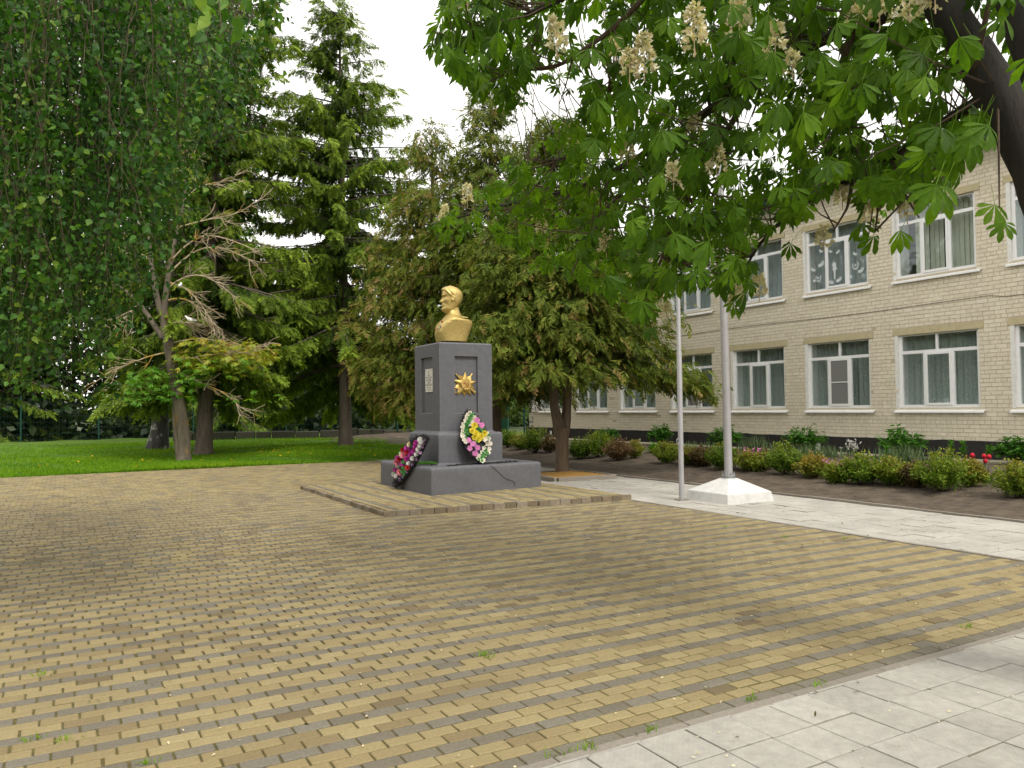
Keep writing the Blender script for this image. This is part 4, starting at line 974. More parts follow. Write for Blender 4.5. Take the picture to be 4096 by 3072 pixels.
# right wreath: foot in the trough, leaning against the front of the shaft
g0 = G(1926, 1851, .585); g0 = np.array([g0[0], 13.22, .585]); g0 = onPlane(1926, 1851, (0, 13.20, 0), np.array([0, 1.0, 0])); g1 = onPlane(1872, 1643, (0, 13.70, 0), np.array([0, 1.0, 0]))
ax = g1 - g0; sideR = norm(np.cross(ax, np.cross(np.array([1.0, .08, .25]), ax))); nR = norm(np.cross(sideR, ax)); nR = nR if nR[1] < 0 else -nR
ZR = (1820, 1620, .1567)
fl = [('yellow', *q, .09) for q in ((435, 670), (500, 530), (535, 735), (505, 820), (592, 872), (672, 800), (745, 722))]
fl += [('mauve', *q, .06) for q in ((335, 900), (460, 995), (375, 1105), (575, 1090), (515, 1235), (558, 390), (548, 455), (682, 510), (672, 592))]
fl += [('lily', *q, .05) for q in ((375, 205), (335, 245), (300, 305), (250, 400), (210, 490), (195, 565), (190, 650), (188, 730), (190, 800), (225, 890), (265, 945), (490, 320), (440, 360), (425, 440), (395, 500), (820, 735), (850, 860), (800, 860), (890, 990), (820, 990), (745, 900), (870, 1120), (740, 1100), (845, 1220), (690, 1210), (620, 1310), (590, 1360), (700, 1430), (720, 1400), (770, 1290))]
fl += [('leaf', *q, .07) for q in ((430, 255), (390, 310), (350, 380), (325, 450), (285, 540), (275, 620), (270, 700), (270, 780), (590, 650), (690, 640), (520, 930), (560, 555), (370, 710), (790, 1200), (740, 1270), (700, 1330), (660, 1380), (830, 800))]
wreath('pointed oval wreath with yellow roses and white lilies standing against the pedestal front', g0, g1, sideR, .54, fl, ZR, nR)
def cut_stems():
    m = MB(); c = G(1690, 1845, .60); c = np.array([5.93, 13.72, .60])
    for i in range(26):
        a = rng.uniform(-.5, .5); p = c + np.array([rng.normal(0, .05), rng.normal(0, .07), 0]); d = np.array([math.cos(a) * .14, -math.sin(a) * .2, 0]) * (1 if rng.random() < .6 else -1)
        m.tube([p - d, p + (0, 0, rng.uniform(.0, .05)), p + d * 1.2 + (0, 0, rng.uniform(0, .04))], .005, 4)
    k = 40; pos = c + rng.normal(0, 1, (k, 3)) * (.1, .09, .012) + (0, 0, .02); scatter(m, *T_OVAL, pos, bases(randdir(k) * (1, 1, .3), np.tile([0, 0, 1.0], (k, 1))), rng.uniform(.04, .08, k), rng.uniform(.2, 1, k))
    m.V = [v - c for v in m.V]; o = m.build('cut_stems', MT['lf_peony']); o.location = c; tag(o, 'bunch of green cut flower stems lying on the pedestal base', 'stems')
cut_stems()

# ================================================================== FLAGPOLES, TREE PIT
def poles():
    c = G(2727, 2001); L = tuple(c)
    t = thing('slim_flagpole', 'slim grey flagpole standing straight in the path tiles', 'pole', L)
    m = MB(); m.tube([c + (0, 0, z) for z in (-.05, 2.6, 2.62, 6.5)], (.046, .046, .037, .036), 20); at(m.build('pole', MT['metal'], t, True), L)
    m = MB(); m.tube([c + (-.055, -.01, z) for z in (1.06, 6.4)], .003, 4); at(m.build('halyard', MT['galv'], t), L)
    m = MB(); a = np.linspace(0, 2 * PI, 13); m.tube([c + (-.07 + .03 * math.cos(q), -.01, 1.03 + .05 * math.sin(q)) for q in a], .006, 5, cap=False); at(m.build('cleat', MT['galv'], t), L)
    m = MB(); m.obox(c + (-.0, 0, .0), (.10, 0, 0), (0, .08, 0), (0, 0, .02)); at(m.build('footing', MT['kerb'], t), L)
    # thick pole on a whitewashed pyramid
    c = np.array([10.02, 9.98, 0]); L = tuple(c)
    t = thing('thick_flagpole', 'thick tapering grey flagpole bolted on a white concrete pyramid', 'pole', L)
    ang = math.radians(-2); ex = np.array([math.cos(ang), math.sin(ang), 0]); ey = np.array([-ex[1], ex[0], 0])
    def sq(h, z): return [c + ex * h * a + ey * h * b + (0, 0, z) for a, b in ((-1, -1), (1, -1), (1, 1), (-1, 1))]
    m = MB(); m.loft([sq(.53, -.02), sq(.495, .155), sq(.485, .168), sq(.115, .372), sq(.105, .38)]); at(m.build('footing', MT['white_conc'], t), L)
    k = np.linspace(0, 2 * PI, 25)[:-1]; cir = lambda r, z: [c + (r * math.cos(a), r * math.sin(a), z) for a in k]
    m = MB(); m.loft([cir(.115, .382), cir(.115, .40), cir(.105, .402)]); m.loft([cir(.115, .412), cir(.115, .43), cir(.06, .432)]); at(m.build('flange', MT['galv'], t), L)
    for i in range(6):
        a = i * PI / 3 + .3; m = MB(); p = c + (.092 * math.cos(a), .092 * math.sin(a), 0); m.tube([p + (0, 0, z) for z in (.39, .435, .437, .46)], (.008, .008, .016, .016), 6); m.tube([p + (0, 0, z) for z in (.46, .49)], .006, 6); at(m.build('bolt', MT['galv'], t), L)
    m = MB(); m.tube([c + np.array([-.012, 0, 0]) * (z - .43) + (0, 0, z) for z in (.42, 2.0, 4.0, 6.0, 8.2)], (.070, .067, .063, .058, .05), 24); at(m.build('pole', MT['metal'], t, True), L)
    m = MB(); m.obox(c + (-.1, -.69, .012), (.12, .02, 0), (-.01, .035, 0), (0, 0, .012)); m.V = [v - c for v in m.V]; o = m.build('broken_tile', MT['tile']); o.location = c; tag(o, 'broken piece of tile lying in front of the white pole footing', 'rubble')
poles()
def tree_pit():
    L = (10.2, 15.3, 0); t = thing('tree_pit', 'square of grey kerbs filled with orange sand round the forked trunk', 'tree pit', L)
    Q = [np.array(q) for q in ((9.38, 14.50, 0), (10.95, 14.40, 0), (11.02, 16.15, 0), (9.45, 16.25, 0))]
    for a, b in zip(Q, Q[1:] + Q[:1]):
        d = norm(b - a); s = np.cross([0, 0, 1], d) * .035; m = MB(); m.obox((a + b) / 2 + (0, 0, -.02), (b - a) / 2 - d * .037, s, (0, 0, .115), rng.random()); o = at(m.build('kerb_stone', MT['kerb'], t), L); bv = o.modifiers.new('edge', 'BEVEL'); bv.width = .01
    n = 24; u, v = np.meshgrid(np.linspace(0.01, .99, n), np.linspace(.01, .99, n), indexing='ij')
    B = (1 - u)[..., None] * (1 - v)[..., None] * Q[0] + u[..., None] * (1 - v)[..., None] * Q[1] + u[..., None] * v[..., None] * Q[2] + (1 - u)[..., None] * v[..., None] * Q[3]
    B[..., 2] = .06 + .05 * np.exp(-((B[..., 0] - 10.3) ** 2 + (B[..., 1] - 15.5) ** 2) / .25) + rng.normal(0, .006, u.shape)
    i, j = np.meshgrid(np.arange(n - 1), np.arange(n - 1), indexing='ij'); m = MB(); m.add(B.reshape(-1, 3), np.stack([i * n + j, (i + 1) * n + j, (i + 1) * n + j + 1, i * n + j + 1], -1).reshape(-1, 4)); at(m.build('sand', MT['orange_sand'], t, True), L)
tree_pit()

# ================================================================== TREES
def thuja(label, x, y, H_, prof, nf, stems, seed, fork=None, ext=(), z_lo=1.5, tint0=.45):
    global rng
    r0 = rng; rng = np.random.default_rng(seed)
    L = (x, y, 0); t = thing('thuja_tree', label, 'tree', L, 'thujas beside the monument')
    m = MB()
    for pts, rad in stems: m.tube(np.array(pts) + (x, y, 0), rad, 12, wob=.04)
    at(m.build('trunk', MT['bark_thuja'], t, True), L)
    zk, rk = np.array(prof).T
    # limbs carrying flat sprays, drooping at their ends
    nl = 420; m = MB(); POS = []; DIR = []; TI = []; SC = []
    zl = z_lo + (H_ - z_lo) * rng.random(nl) ** 1.25; az = rng.uniform(0, 2 * PI, nl)
    limbs = [(z, a, None) for z, a in zip(zl, az)] + [(e[0], e[1], e[2]) for e in ext]
    for z, a, Lx in limbs:
        Rr = Lx if Lx else np.interp(z, zk, rk) * rng.uniform(.72, 1.12) * (1 + .18 * math.sin(3 * a + z))
        k = 9; s = np.linspace(0, 1, k); ca, sa = math.cos(a), math.sin(a)
        rise = .22 if z > H_ * .35 else .05
        zz = z + Rr * (rise * s - .24 * s ** 2.2) + (.5 * s if z > .85 * H_ else 0)
        pts = np.stack([x + ca * Rr * s, y + sa * Rr * s, zz], -1) + rng.normal(0, .03, (k, 3))
        if rng.random() < .25 or Lx: m.tube(pts, np.linspace(.03, .006, k), 4, cap=False)
        q = max(4, int(nf * Rr / 1.7 / nl * (2.2 if Lx else 1)))
        u = np.sqrt(rng.uniform(.06, 1.05, q)); u = np.minimum(u, 1.0)
        pp = np.stack([np.interp(u, s, pts[:, c]) for c in range(3)], -1)
        sidev = np.array([-sa, ca, 0]); sg = rng.uniform(-1, 1, q)
        pp = pp + sidev * (sg * (.10 + .30 * Rr * (1 - .6 * u) * .6))[:, None] + rng.normal(0, .05, (q, 3))
        pp += rng.normal(0, .13, (q, 3)); pp[:, 2] -= np.abs(sg) * .15 * rng.random(q)
        d = np.array([ca, sa, 0]) * .75 + sidev * (sg * .8)[:, None] + np.array([0, 0, -1.0]) * rng.uniform(.1, 1.0, q)[:, None] + rng.normal(0, .4, (q, 3))
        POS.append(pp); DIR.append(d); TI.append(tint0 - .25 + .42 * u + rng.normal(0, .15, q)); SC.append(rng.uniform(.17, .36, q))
    at(m.build('limbs', MT['bark_thuja'], t), L)
    POS, DIR, TI, SC = np.concatenate(POS), np.concatenate(DIR), np.concatenate(TI), np.concatenate(SC)
    m = MB(); which = rng.integers(0, 3, len(POS)); up = norm(np.tile([0, 0, 1.0], (len(POS), 1)) + rng.normal(0, .35, (len(POS), 3)))
    for k in range(3):
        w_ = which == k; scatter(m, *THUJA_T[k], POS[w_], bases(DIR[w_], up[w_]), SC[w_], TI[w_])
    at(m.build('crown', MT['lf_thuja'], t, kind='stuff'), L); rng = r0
thuja('spreading thuja with a forked trunk growing out of the orange sand pit', 10.34, 15.72, 8.4,
      [(2.6, 2.0), (2.9, 2.5), (3.6, 2.4), (4.5, 2.1), (6, 1.55), (7.5, .9), (8.4, .2)], 15000,
      [([(0, 0, -.05), (-.01, 0, .25), (0, 0, .8), (.01, 0, 1.15)], (.185, .165, .155, .19)), ([(-.04, .02, .95), (-.10, .03, 1.3), (-.19, .05, 1.7), (-.18, .06, 2.4), (-.2, .1, 5), (-.1, .1, 8)], (.145, .13, .11, .11, .07, .02)), ([(.05, 0, .95), (.12, 0, 1.35), (.16, 0, 1.75), (.15, -.02, 2.4), (.2, -.1, 5), (.2, -.1, 7.4)], (.135, .12, .10, .10, .06, .02))],
      11, ext=((2.75, -.55, 3.6), (2.65, -.48, 3.4), (2.85, -.65, 3.4), (2.9, -.9, 2.9)), z_lo=2.7)
thuja('tall thuja whose dark trunk rises right behind the pedestal', 10.9, 20.2, 11.3,
      [(1.8, 1.3), (2.6, 2.2), (4, 2.3), (6, 2.0), (8, 1.5), (9.6, 1.0), (10.9, .15)], 11000,
      [([(0, 0, -.05), (.02, 0, 1.5), (.0, 0, 3), (0, 0, 7), (0, 0, 10.6)], (.24, .20, .18, .1, .02))], 12, z_lo=2.3)
thuja('yellowish thuja left of the pedestal between spruce and bust', 10.2, 22.9, 10.4,
      [(1.6, 1.6), (2.6, 2.5), (4, 2.5), (6, 2.0), (8, 1.4), (9.6, .8), (10.6, .12)], 11000,
      [([(0, 0, -.05), (.02, 0, 1.5), (.0, 0, 3), (0, 0, 7), (0, 0, 10.3)], (.22, .19, .17, .1, .02))], 13, z_lo=2.1, tint0=.6)

def spruce(label, x, y, H_, R0, z_lo, seed, lean=(0, 0), dens=1.0, sag=1.0, trunk_r=.24):
    global rng
    r0 = rng; rng = np.random.default_rng(seed)
    L = (x, y, 0); t = thing('spruce_tree', label, 'tree', L, 'spruces on the lawn')
    m = MB(); zz = np.linspace(-.05, H_, 14); fx = lambda z: x + lean[0] * z / H_; fy = lambda z: y + lean[1] * z / H_
    rr = trunk_r * np.clip(1 - zz / H_, .03, 1) ** .8; rr[0] *= 1.45
    z2 = np.concatenate([[-.05, .2, .6], zz[1:]]); r2 = np.concatenate([[trunk_r * 1.55, trunk_r * 1.22, trunk_r * 1.06], rr[1:]])
    m.tube(np.stack([fx(z2), fy(z2), z2], -1), r2, 14, wob=.03); at(m.build('trunk', MT['bark_spruce'], t, True), L)
    m = MB(); POS = []; DIR = []; TI = []; SC = []
    z = z_lo
    while z < H_ - .15:
        f = (H_ - z) / (H_ - z_lo); nb = int(rng.integers(6, 9))
        Rm = R0 * (f ** .62) * (1 if f < .93 else .85)
        for b in range(nb):
            a = rng.uniform(0, 2 * PI); Rr = Rm * rng.uniform(.62, 1.15) + .18; k = 9; s = np.linspace(0, 1, k)
            ca, sa = math.cos(a), math.sin(a); up0 = .55 * (1 - f) - .10 * f
            zc = z + rng.uniform(-.3, .3) + Rr * (up0 * s - sag * (.34 * f + .06) * s ** 1.8 + .14 * f * s ** 4)
            pts = np.stack([fx(z) + ca * Rr * s, fy(z) + sa * Rr * s, zc], -1)
            if Rr > .5: m.tube(pts, np.linspace(.018 + .01 * Rr, .006, k), 4, cap=False)
            q = int(max(6, Rr * 15 * dens)); u = rng.uniform(.05, 1.0, q) ** .85
            pp = np.stack([np.interp(u, s, pts[:, c]) for c in range(3)], -1) + rng.normal(0, .04, (q, 3))
            sd_ = np.array([-sa, ca, 0]); sg = rng.choice([-1, 1], q) * rng.uniform(.1, 1, q)
            tip = (u > .86)
            hang = rng.uniform(.4, 1.7, q) * (.5 + .9 * f)
            d = np.array([ca, sa, 0]) * np.where(tip, 1.1, .55)[:, None] + sd_ * sg[:, None] - np.array([0, 0, 1.0]) * hang[:, None] * np.where(tip, .5, 1)[:, None] + rng.normal(0, .15, (q, 3))
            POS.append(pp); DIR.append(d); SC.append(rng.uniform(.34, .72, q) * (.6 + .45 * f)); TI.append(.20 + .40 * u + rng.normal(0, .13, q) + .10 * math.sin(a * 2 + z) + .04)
        z += rng.uniform(.34, .52)
    q = 14; POS.append(np.tile([fx(H_), fy(H_), H_ - .5], (q, 1)) + np.stack([0 * np.arange(q), 0 * np.arange(q), rng.uniform(0, .5, q)], -1)); a = rng.uniform(0, 6.28, q); DIR.append(np.stack([np.cos(a) * .5, np.sin(a) * .5, np.full(q, .8)], -1)); SC.append(np.full(q, .35)); TI.append(np.full(q, .6))
    at(m.build('boughs', MT['bark_spruce'], t), L)
    POS, DIR, TI, SC = np.concatenate(POS), np.concatenate(DIR), np.concatenate(TI), np.concatenate(SC)
    m = MB(); which = rng.integers(0, 3, len(POS)); up = norm(np.tile([0, 0, 1.0], (len(POS), 1)) + rng.normal(0, .4, (len(POS), 3)))
    for k in range(3):
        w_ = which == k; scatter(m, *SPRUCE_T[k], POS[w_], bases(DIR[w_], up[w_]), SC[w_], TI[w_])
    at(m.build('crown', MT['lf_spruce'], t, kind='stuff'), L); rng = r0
spruce('tall pointed spruce with bare lower trunk at the edge of the paving', 10.31, 32.39, 19.3, 5.3, 3.0, 21, (-.2, 0), 1.35, trunk_r=.27)
spruce('broad dark spruce behind the lichen covered dead tree', 4.52, 31.63, 25.0, 4.3, 3.2, 22, (.9, 0), 1.25, 1.05, .29)
spruce('shaded spruce beyond the fence between the two large spruces', 9.0, 53.5, 20.0, 5.0, 1.5, 23, dens=.6)
spruce('spruce beyond the fence hidden behind the hanging birch strands', -4.5, 55.5, 26.0, 6.0, 1.5, 24, dens=.6)

def branch_tube(m, pts, r0, r1, k=6): m.tube(pts, np.linspace(r0, r1, len(pts)), k, cap=True)
def curve(pts, n=14):
    pts = np.array(pts, float); s = np.concatenate([[0], np.cumsum(np.linalg.norm(np.diff(pts, axis=0), axis=1))]); s /= s[-1]
    u = np.linspace(0, 1, n)
    # Catmull-like smoothing of a polyline
    q = np.stack([np.interp(u, s, pts[:, c]) for c in range(3)], -1)
    for _ in range(2): q[1:-1] = (q[:-2] + 2 * q[1:-1] + q[2:]) / 4
    return q
def chestnut_leaf(nl, seed, droop, detail=True):
    """palmate leaf hanging from its stalk's end at the origin; stalk comes from -Y"""
    r = np.random.default_rng(seed); V = []; F = []; T = []
    for i in range(nl):
        a = (i - (nl - 1) / 2) * (2.75 / (nl - 1)) * 1.15 + r.normal(0, .06); ln = (1 - .13 * abs(i - (nl - 1) / 2)) * r.uniform(.92, 1.06) * .62
        dr = droop * r.uniform(.8, 1.2)
        st = [(0, 0, 0), (.026, .16, .0), (.062, .40, .01), (.118, .64, .012), (.138, .79, .005), (.098, .92, -.01), (0, 1.06, -.02)] if detail else [(0, 0, 0), (.05, .34, .01), (.14, .74, .01), (0, 1.05, -.02)]
        k = len(V); ca, sa = math.cos(a), math.sin(a)
        mid = []; lf = []; rt = []
        for (wd, l, dz) in st:
            z_ = -dr * l - .25 * dr * l * l
            for dest, sg in ((mid, 0), (lf, -1), (rt, 1)):
                xx = sg * wd * 1.25; yy = l; zz = z_ + (abs(sg) * wd * .28) + dz
                hyp = math.cos(min(1.2, dr))
                dest.append((ln * (xx * ca + yy * hyp * sa), ln * (-xx * sa + yy * hyp * ca), ln * zz))
        n = len(st); V += mid + lf[1:-1] + rt[1:-1]; L0, R0 = k + n, k + n + (n - 2)
        for j in range(n - 1):
            la = k + j if j == 0 else L0 + j - 1; lb = k + j + 1 if j + 1 == n - 1 else L0 + j
            ra = k + j if j == 0 else R0 + j - 1; rb = k + j + 1 if j + 1 == n - 1 else R0 + j
            for q in ((k + j, k + j + 1, lb), (k + j, lb, la)):
                if len(set(q)) == 3: F.append(q); T.append(.06 * r.normal() - .02)
            for q in ((k + j, ra, rb), (k + j, rb, k + j + 1)):
                if len(set(q)) == 3: F.append(q); T.append(.06 * r.normal() + .02)
    k = len(V); V += [(-.008, 0, 0), (.008, 0, 0), (.006, -.5, .10), (-.006, -.5, .10)]; F += [(k, k + 1, k + 2), (k, k + 2, k + 3)]; T += [.3, .3]
    return np.array(V, float), np.array(F), T
CH_T = [chestnut_leaf(7, 1, .45), chestnut_leaf(6, 2, .7), chestnut_leaf(7, 3, .3), chestnut_leaf(5, 4, .6), chestnut_leaf(6, 5, .4), chestnut_leaf(7, 6, .8)]
CH_S = [chestnut_leaf(6, 7, .6, False), chestnut_leaf(7, 8, .35, False), chestnut_leaf(5, 9, .8, False)]

def in_poly(px, py, poly):
    n = len(poly); c = False; j = n - 1
    for i in range(n):
        xi, yi = poly[i]; xj, yj = poly[j]
        if (yi > py) != (yj > py) and px < (xj - xi) * (py - yi) / (yj - yi) + xi: c = not c
        j = i
    return c
def chestnut():
    base = np.array([5.6, 1.35, 0]); L = tuple(base)
    t = thing('horse_chestnut_tree', 'flowering horse chestnut reaching over the right side with hand shaped leaves', 'tree', L)
    m = MB()
    fork = P(2420, 700, 4.2); limb = curve([fork, P(2290, 500, 4.45), P(2225, 330, 4.6), P(2155, 190, 4.7), P(2085, 85, 4.8), P(2030, 5, 4.9), P(1900, -140, 5.1)], 18)
    trunk = curve([base, base + (0, 0, .6), (base + fork) / 2 + (.05, -.05, 0), fork, fork + (.0, .0, .3)], 14)
    m.tube(trunk, np.linspace(.30, .20, 14), 14, wob=.03); at(m.build('trunk', MT['bark_chestnut'], t, True), L)
    m = MB(); m.tube(limb, np.linspace(.15, .095, 18), 12, wob=.04); at(m.build('limb', MT['bark_chestnut'], t, True), L)
    m = MB(); l2 = curve([fork + (0, 0, .1), P(2330, 300, 4.1), P(2235, 90, 4.1), P(2170, -60, 4.2)], 12); m.tube(l2, np.linspace(.15, .10, 12), 12, wob=.04); at(m.build('limb', MT['bark_chestnut'], t, True), L)
    m = MB(); s2 = curve([P(2105, 150, 4.7), P(2125, 60, 4.55), P(2140, -10, 4.5)], 8); branch_tube(m, s2, .022, .016); at(m.build('branch', MT['twig'], t), L)
    BR = [([(2030, 5, 4.9), (1800, -110, 5.2), (1500, -120, 5.5), (1250, -20, 5.9), (1080, 60, 6.2), (985, 95, 6.4)], .06, .01),
          ([(1500, -120, 5.5), (1330, 60, 5.9), (1200, 150, 6.2), (1110, 150, 6.4), (1040, 185, 6.5)], .03, .006),
          ([(2155, 190, 4.7), (2090, 235, 5.2), (2015, 277, 5.6), (1924, 342, 6.0), (1843, 387, 6.3), (1730, 440, 6.6), (1640, 520, 6.8), (1590, 620, 6.9)], .045, .008),
          ([(2030, 5, 4.9), (1850, 40, 5.3), (1650, 150, 5.9), (1450, 300, 7.0), (1262, 406, 8.4), (1101, 440, 9.4), (928, 487, 10.4)], .05, .008),
          ([(1450, 300, 7.0), (1360, 400, 7.2), (1305, 457, 7.2), (1265, 530, 6.9), (1233, 593, 6.8)], .025, .006),
          ([(1650, 150, 5.9), (1560, 300, 6.0), (1470, 450, 6.2), (1420, 580, 6.3), (1400, 680, 6.4)], .03, .006),
          ([(1850, 40, 5.3), (1800, 200, 5.5), (1850, 330, 5.6), (1900, 440, 5.7), (1890, 500, 5.7)], .03, .006),
          ([(2090, 235, 5.2), (2060, 330, 5.3), (2020, 420, 5.4)], .025, .006),
          ([(1325, 170, 6.6), (1300, 250, 7.0), (1288, 305, 7.4), (1200, 350, 8.0), (1130, 370, 8.6)], .02, .006),
          ([(1843, 387, 6.3), (1830, 450, 6.2), (1800, 500, 6.2)], .018, .005), ([(1924, 342, 6.0), (1960, 430, 5.6), (1985, 470, 5.5)], .018, .005)]
    BPT = []; 
    for pts, a, b in BR:
        c = curve([P(*q) for q in pts], 22); m = MB(); branch_tube(m, c, a, b, 7); at(m.build('branch', MT['bark_chestnut'] if a > .04 else MT['twig'], t), L); BPT.append(c)
    BPT = np.concatenate(BPT)
    # leafy region as read off the photograph; depth grows from right to left
    polyA = [(905, 90), (925, 60), (960, -60), (2212, -60), (2240, 330), (2140, 320), (2095, 345), (2060, 440), (1985, 450), (1955, 370), (1925, 480), (1885, 470), (1850, 375), (1790, 385), (1750, 450), (1700, 480), (1625, 520), (1640, 640), (1560, 640), (1500, 620), (1440, 640), (1390, 720), (1330, 660), (1260, 630), (1180, 600), (1120, 545), (1000, 520), (930, 500), (935, 450), (1040, 420), (1090, 350), (1200, 300), (1180, 250), (1090, 240), (1020, 190), (960, 145)]
    gaps = [(1270, 70, 45), (1160, 330, 42), (1800, 95, 42), (2060, 215, 60), (1880, 270, 30), (1620, 255, 35), (1190, 215, 60), (1690, 330, 20), (1930, 260, 25), (2150, 110, 70), (2100, 60, 60), (2180, 240, 60), (2215, 330, 60)]
    leaves = []; tries = 0
    while len(leaves) < 3500 and tries < 60000:
        tries += 1; px, py = rng.uniform(880, 2300), rng.uniform(-130, 740)
        if not (in_poly(px, py, polyA) or (py < -40 and px > 960)): continue
        if any((px - gx) ** 2 + (py - gy) ** 2 < gr ** 2 for gx, gy, gr in gaps) and rng.random() < .93: continue
        dp = np.interp(px, [900, 1250, 1600, 2000, 2300], [7.6, 6.9, 6.3, 5.6, 5.0]) + rng.normal(0, .55)
        if py > 330 and px < 1350: dp = np.interp(px, [900, 1350], [10.2, 7.6]) + rng.normal(0, .5)
        if px < 1100 and py < 200: dp = 6.2 + rng.normal(0, .3)
        if rng.random() < .10: dp -= 1.3
        if rng.random() < .35: dp += rng.uniform(.5, 2.2)
        # thin out the upper middle, keep the bottom fringe open
        leaves.append(P(px, py, max(dp, 3.6)))
    # hand-placed nearer leaves that stand out in the picture
    for (px, py, dp) in ((1300, 625, 4.2), (1470, 520, 4.6), (2085, 110, 3.6), (1985, 130, 4.0), (1930, 520, 5.0), (2175, 500, 4.1), (2160, 470, 4.2), (1400, 725, 5.6), (1600, 670, 6.2), (1570, 620, 6.0), (1620, 650, 6.1), (1890, 540, 5.6), (1840, 500, 5.8), (1450, 600, 6.4), (1690, 545, 6.2), (1355, 640, 6.4), (945, 505, 10.2), (1010, 500, 10), (960, 520, 10.2), (1060, 520, 9.6), (930, 490, 10.3)): leaves.append(P(px, py, dp))
    for _ in range(1300): leaves.append(P(rng.uniform(1150, 2700), rng.uniform(-900, -110), rng.uniform(3.8, 7.2)))      # the crown goes on above the frame
    POS = np.array(leaves); n = len(POS)
    # each leaf's stalk points away from the nearest branch
    idx = np.array([np.argmin(((BPT - p) ** 2).sum(1)) for p in POS]); away = POS - BPT[idx]; dist = np.linalg.norm(away, axis=1)
    d = norm(norm(away) * .6 + randdir(n) * .45 + np.array([0, 0, -.75]))
    up = norm(np.array([0, 0, .75]) - .75 * MR[2] + norm(away) * .35 + rng.normal(0, .42, (n, 3)))
    R = bases(d, up); SCL = rng.uniform(.17, .27, n); POS = POS - d * (SCL * .38)[:, None]; TI = np.clip(rng.normal(.5, .2, n), 0, 1)
    depth = (POS - (0, 0, H)) @ MR[2]; px = (POS - (0, 0, H)) @ MR[0] / depth; py = (POS - (0, 0, H)) @ MR[1] / depth
    vis = (np.abs(px) < .66) & (np.abs(py) < .5); size = np.where(vis, SCL / depth, 0); order = np.argsort(-size); part = np.zeros(n, bool); part[order[:300]] = True
    protos = []
    for v in range(6):
        for tn in (.2, .5, .8): mm = MB(); mm.add(CH_T[v][0], CH_T[v][1], np.array(CH_T[v][2]) + tn); protos.append(mm.mesh('leaf', MT['lf_chestnut'], False))
    for i in np.where(part)[0]:
        o = link('leaf', protos[int(rng.integers(0, 6)) * 3 + int(min(2, TI[i] * 3))], t)
        M = Matrix.Identity(4); s = SCL[i]
        for a in range(3):
            for b in range(3): M[a][b] = R[i][a][b] * s
            M[a][3] = POS[i][a] - L[a]
        o.matrix_local = M
    m = MB(); which = rng.integers(0, 3, n)
    for k in range(3):
        w_ = ~part & (which == k); scatter(m, *CH_S[k], POS[w_], R[w_], SCL[w_], TI[w_])
    at(m.build('foliage', MT['lf_chestnut'], t, kind='stuff'), L)
    # twigs from branch to leaf stalk
    m = MB(); ends = POS + np.einsum('nij,j->ni', R, np.array([0, -.5, .1])) * SCL[:, None]
    for i in range(n):
        if rng.random() < .30:
            a = BPT[max(0, idx[i] - int(rng.integers(0, 4)))]; b = ends[i]
            if np.linalg.norm(a - b) < 1.4: m.tube([a, (a + b) / 2 + (0, 0, -.03), b], (.008, .006, .004), 4, cap=False)
    at(m.build('twigs', MT['twig'], t, kind='stuff'), L)
    # upright flower candles
    spikes = [(1203, 110, 5.2, .22), (1360, 165, 5.0, .16), (1392, 160, 5.0, .26), (1330, 115, 5.2, .10), (1500, 105, 4.6, .26), (1597, 70, 4.8, .26), (1675, 115, 4.9, .20), (1712, 160, 4.9, .14), (1455, 408, 5.6, .18), (1548, 370, 5.6, .2), (1850, 60, 4.9, .16), (1900, 45, 4.6, .2), (1965, 30, 4.3, .2), (2020, 10, 4.2, .2), (1310, 545, 7.0, .2), (1355, 345, 7.0, .2), (1240, 315, 7.6, .22), (1010, 440, 9.8, .25), (960, 480, 10, .22), (1170, 500, 8.8, .2), (1590, 660, 6.6, .2), (1640, 640, 6.4, .18), (1500, 300, 6.2, .18), (2070, 340, 5.6, .16), (1010, 10, 6.0, .16), (1880, 480, 6.2, .16), (1820, 440, 6.3, .15), (1780, 530, 6.2, .15), (1960, 470, 5.8, .14), (1440, 690, 7.0, .15)]
    FV = []; 
    for (px_, py_, dp, ln) in spikes:
        b = P(px_, py_, dp); m = MB(); k = int(64 * ln / .2)
        hgt = rng.random(k) ** .8 * ln; a = rng.uniform(0, 2 * PI, k); rad = (.052 * (1 - .72 * hgt / ln) + .008) * (ln / .2) ** .5
        c = b + np.stack([np.cos(a) * rad, np.sin(a) * rad, hgt], -1); dd = np.stack([np.cos(a), np.sin(a), rng.uniform(-.3, .7, k)], -1)
        for j in range(4):
            dj = norm(dd + rng.normal(0, .7, (k, 3))); scatter(m, *T_RHOMB, c, bases(dj, randdir(k)), rng.uniform(.024, .042, k), np.clip(rng.normal(.62, .3, k), 0, 1))
        m.tube([b - (0, 0, .05), b + (0, 0, ln)], (.005, .002), 4, t=0.0); at(m.build('flower_spike', MT['p_bloom'], t), L)
chestnut()

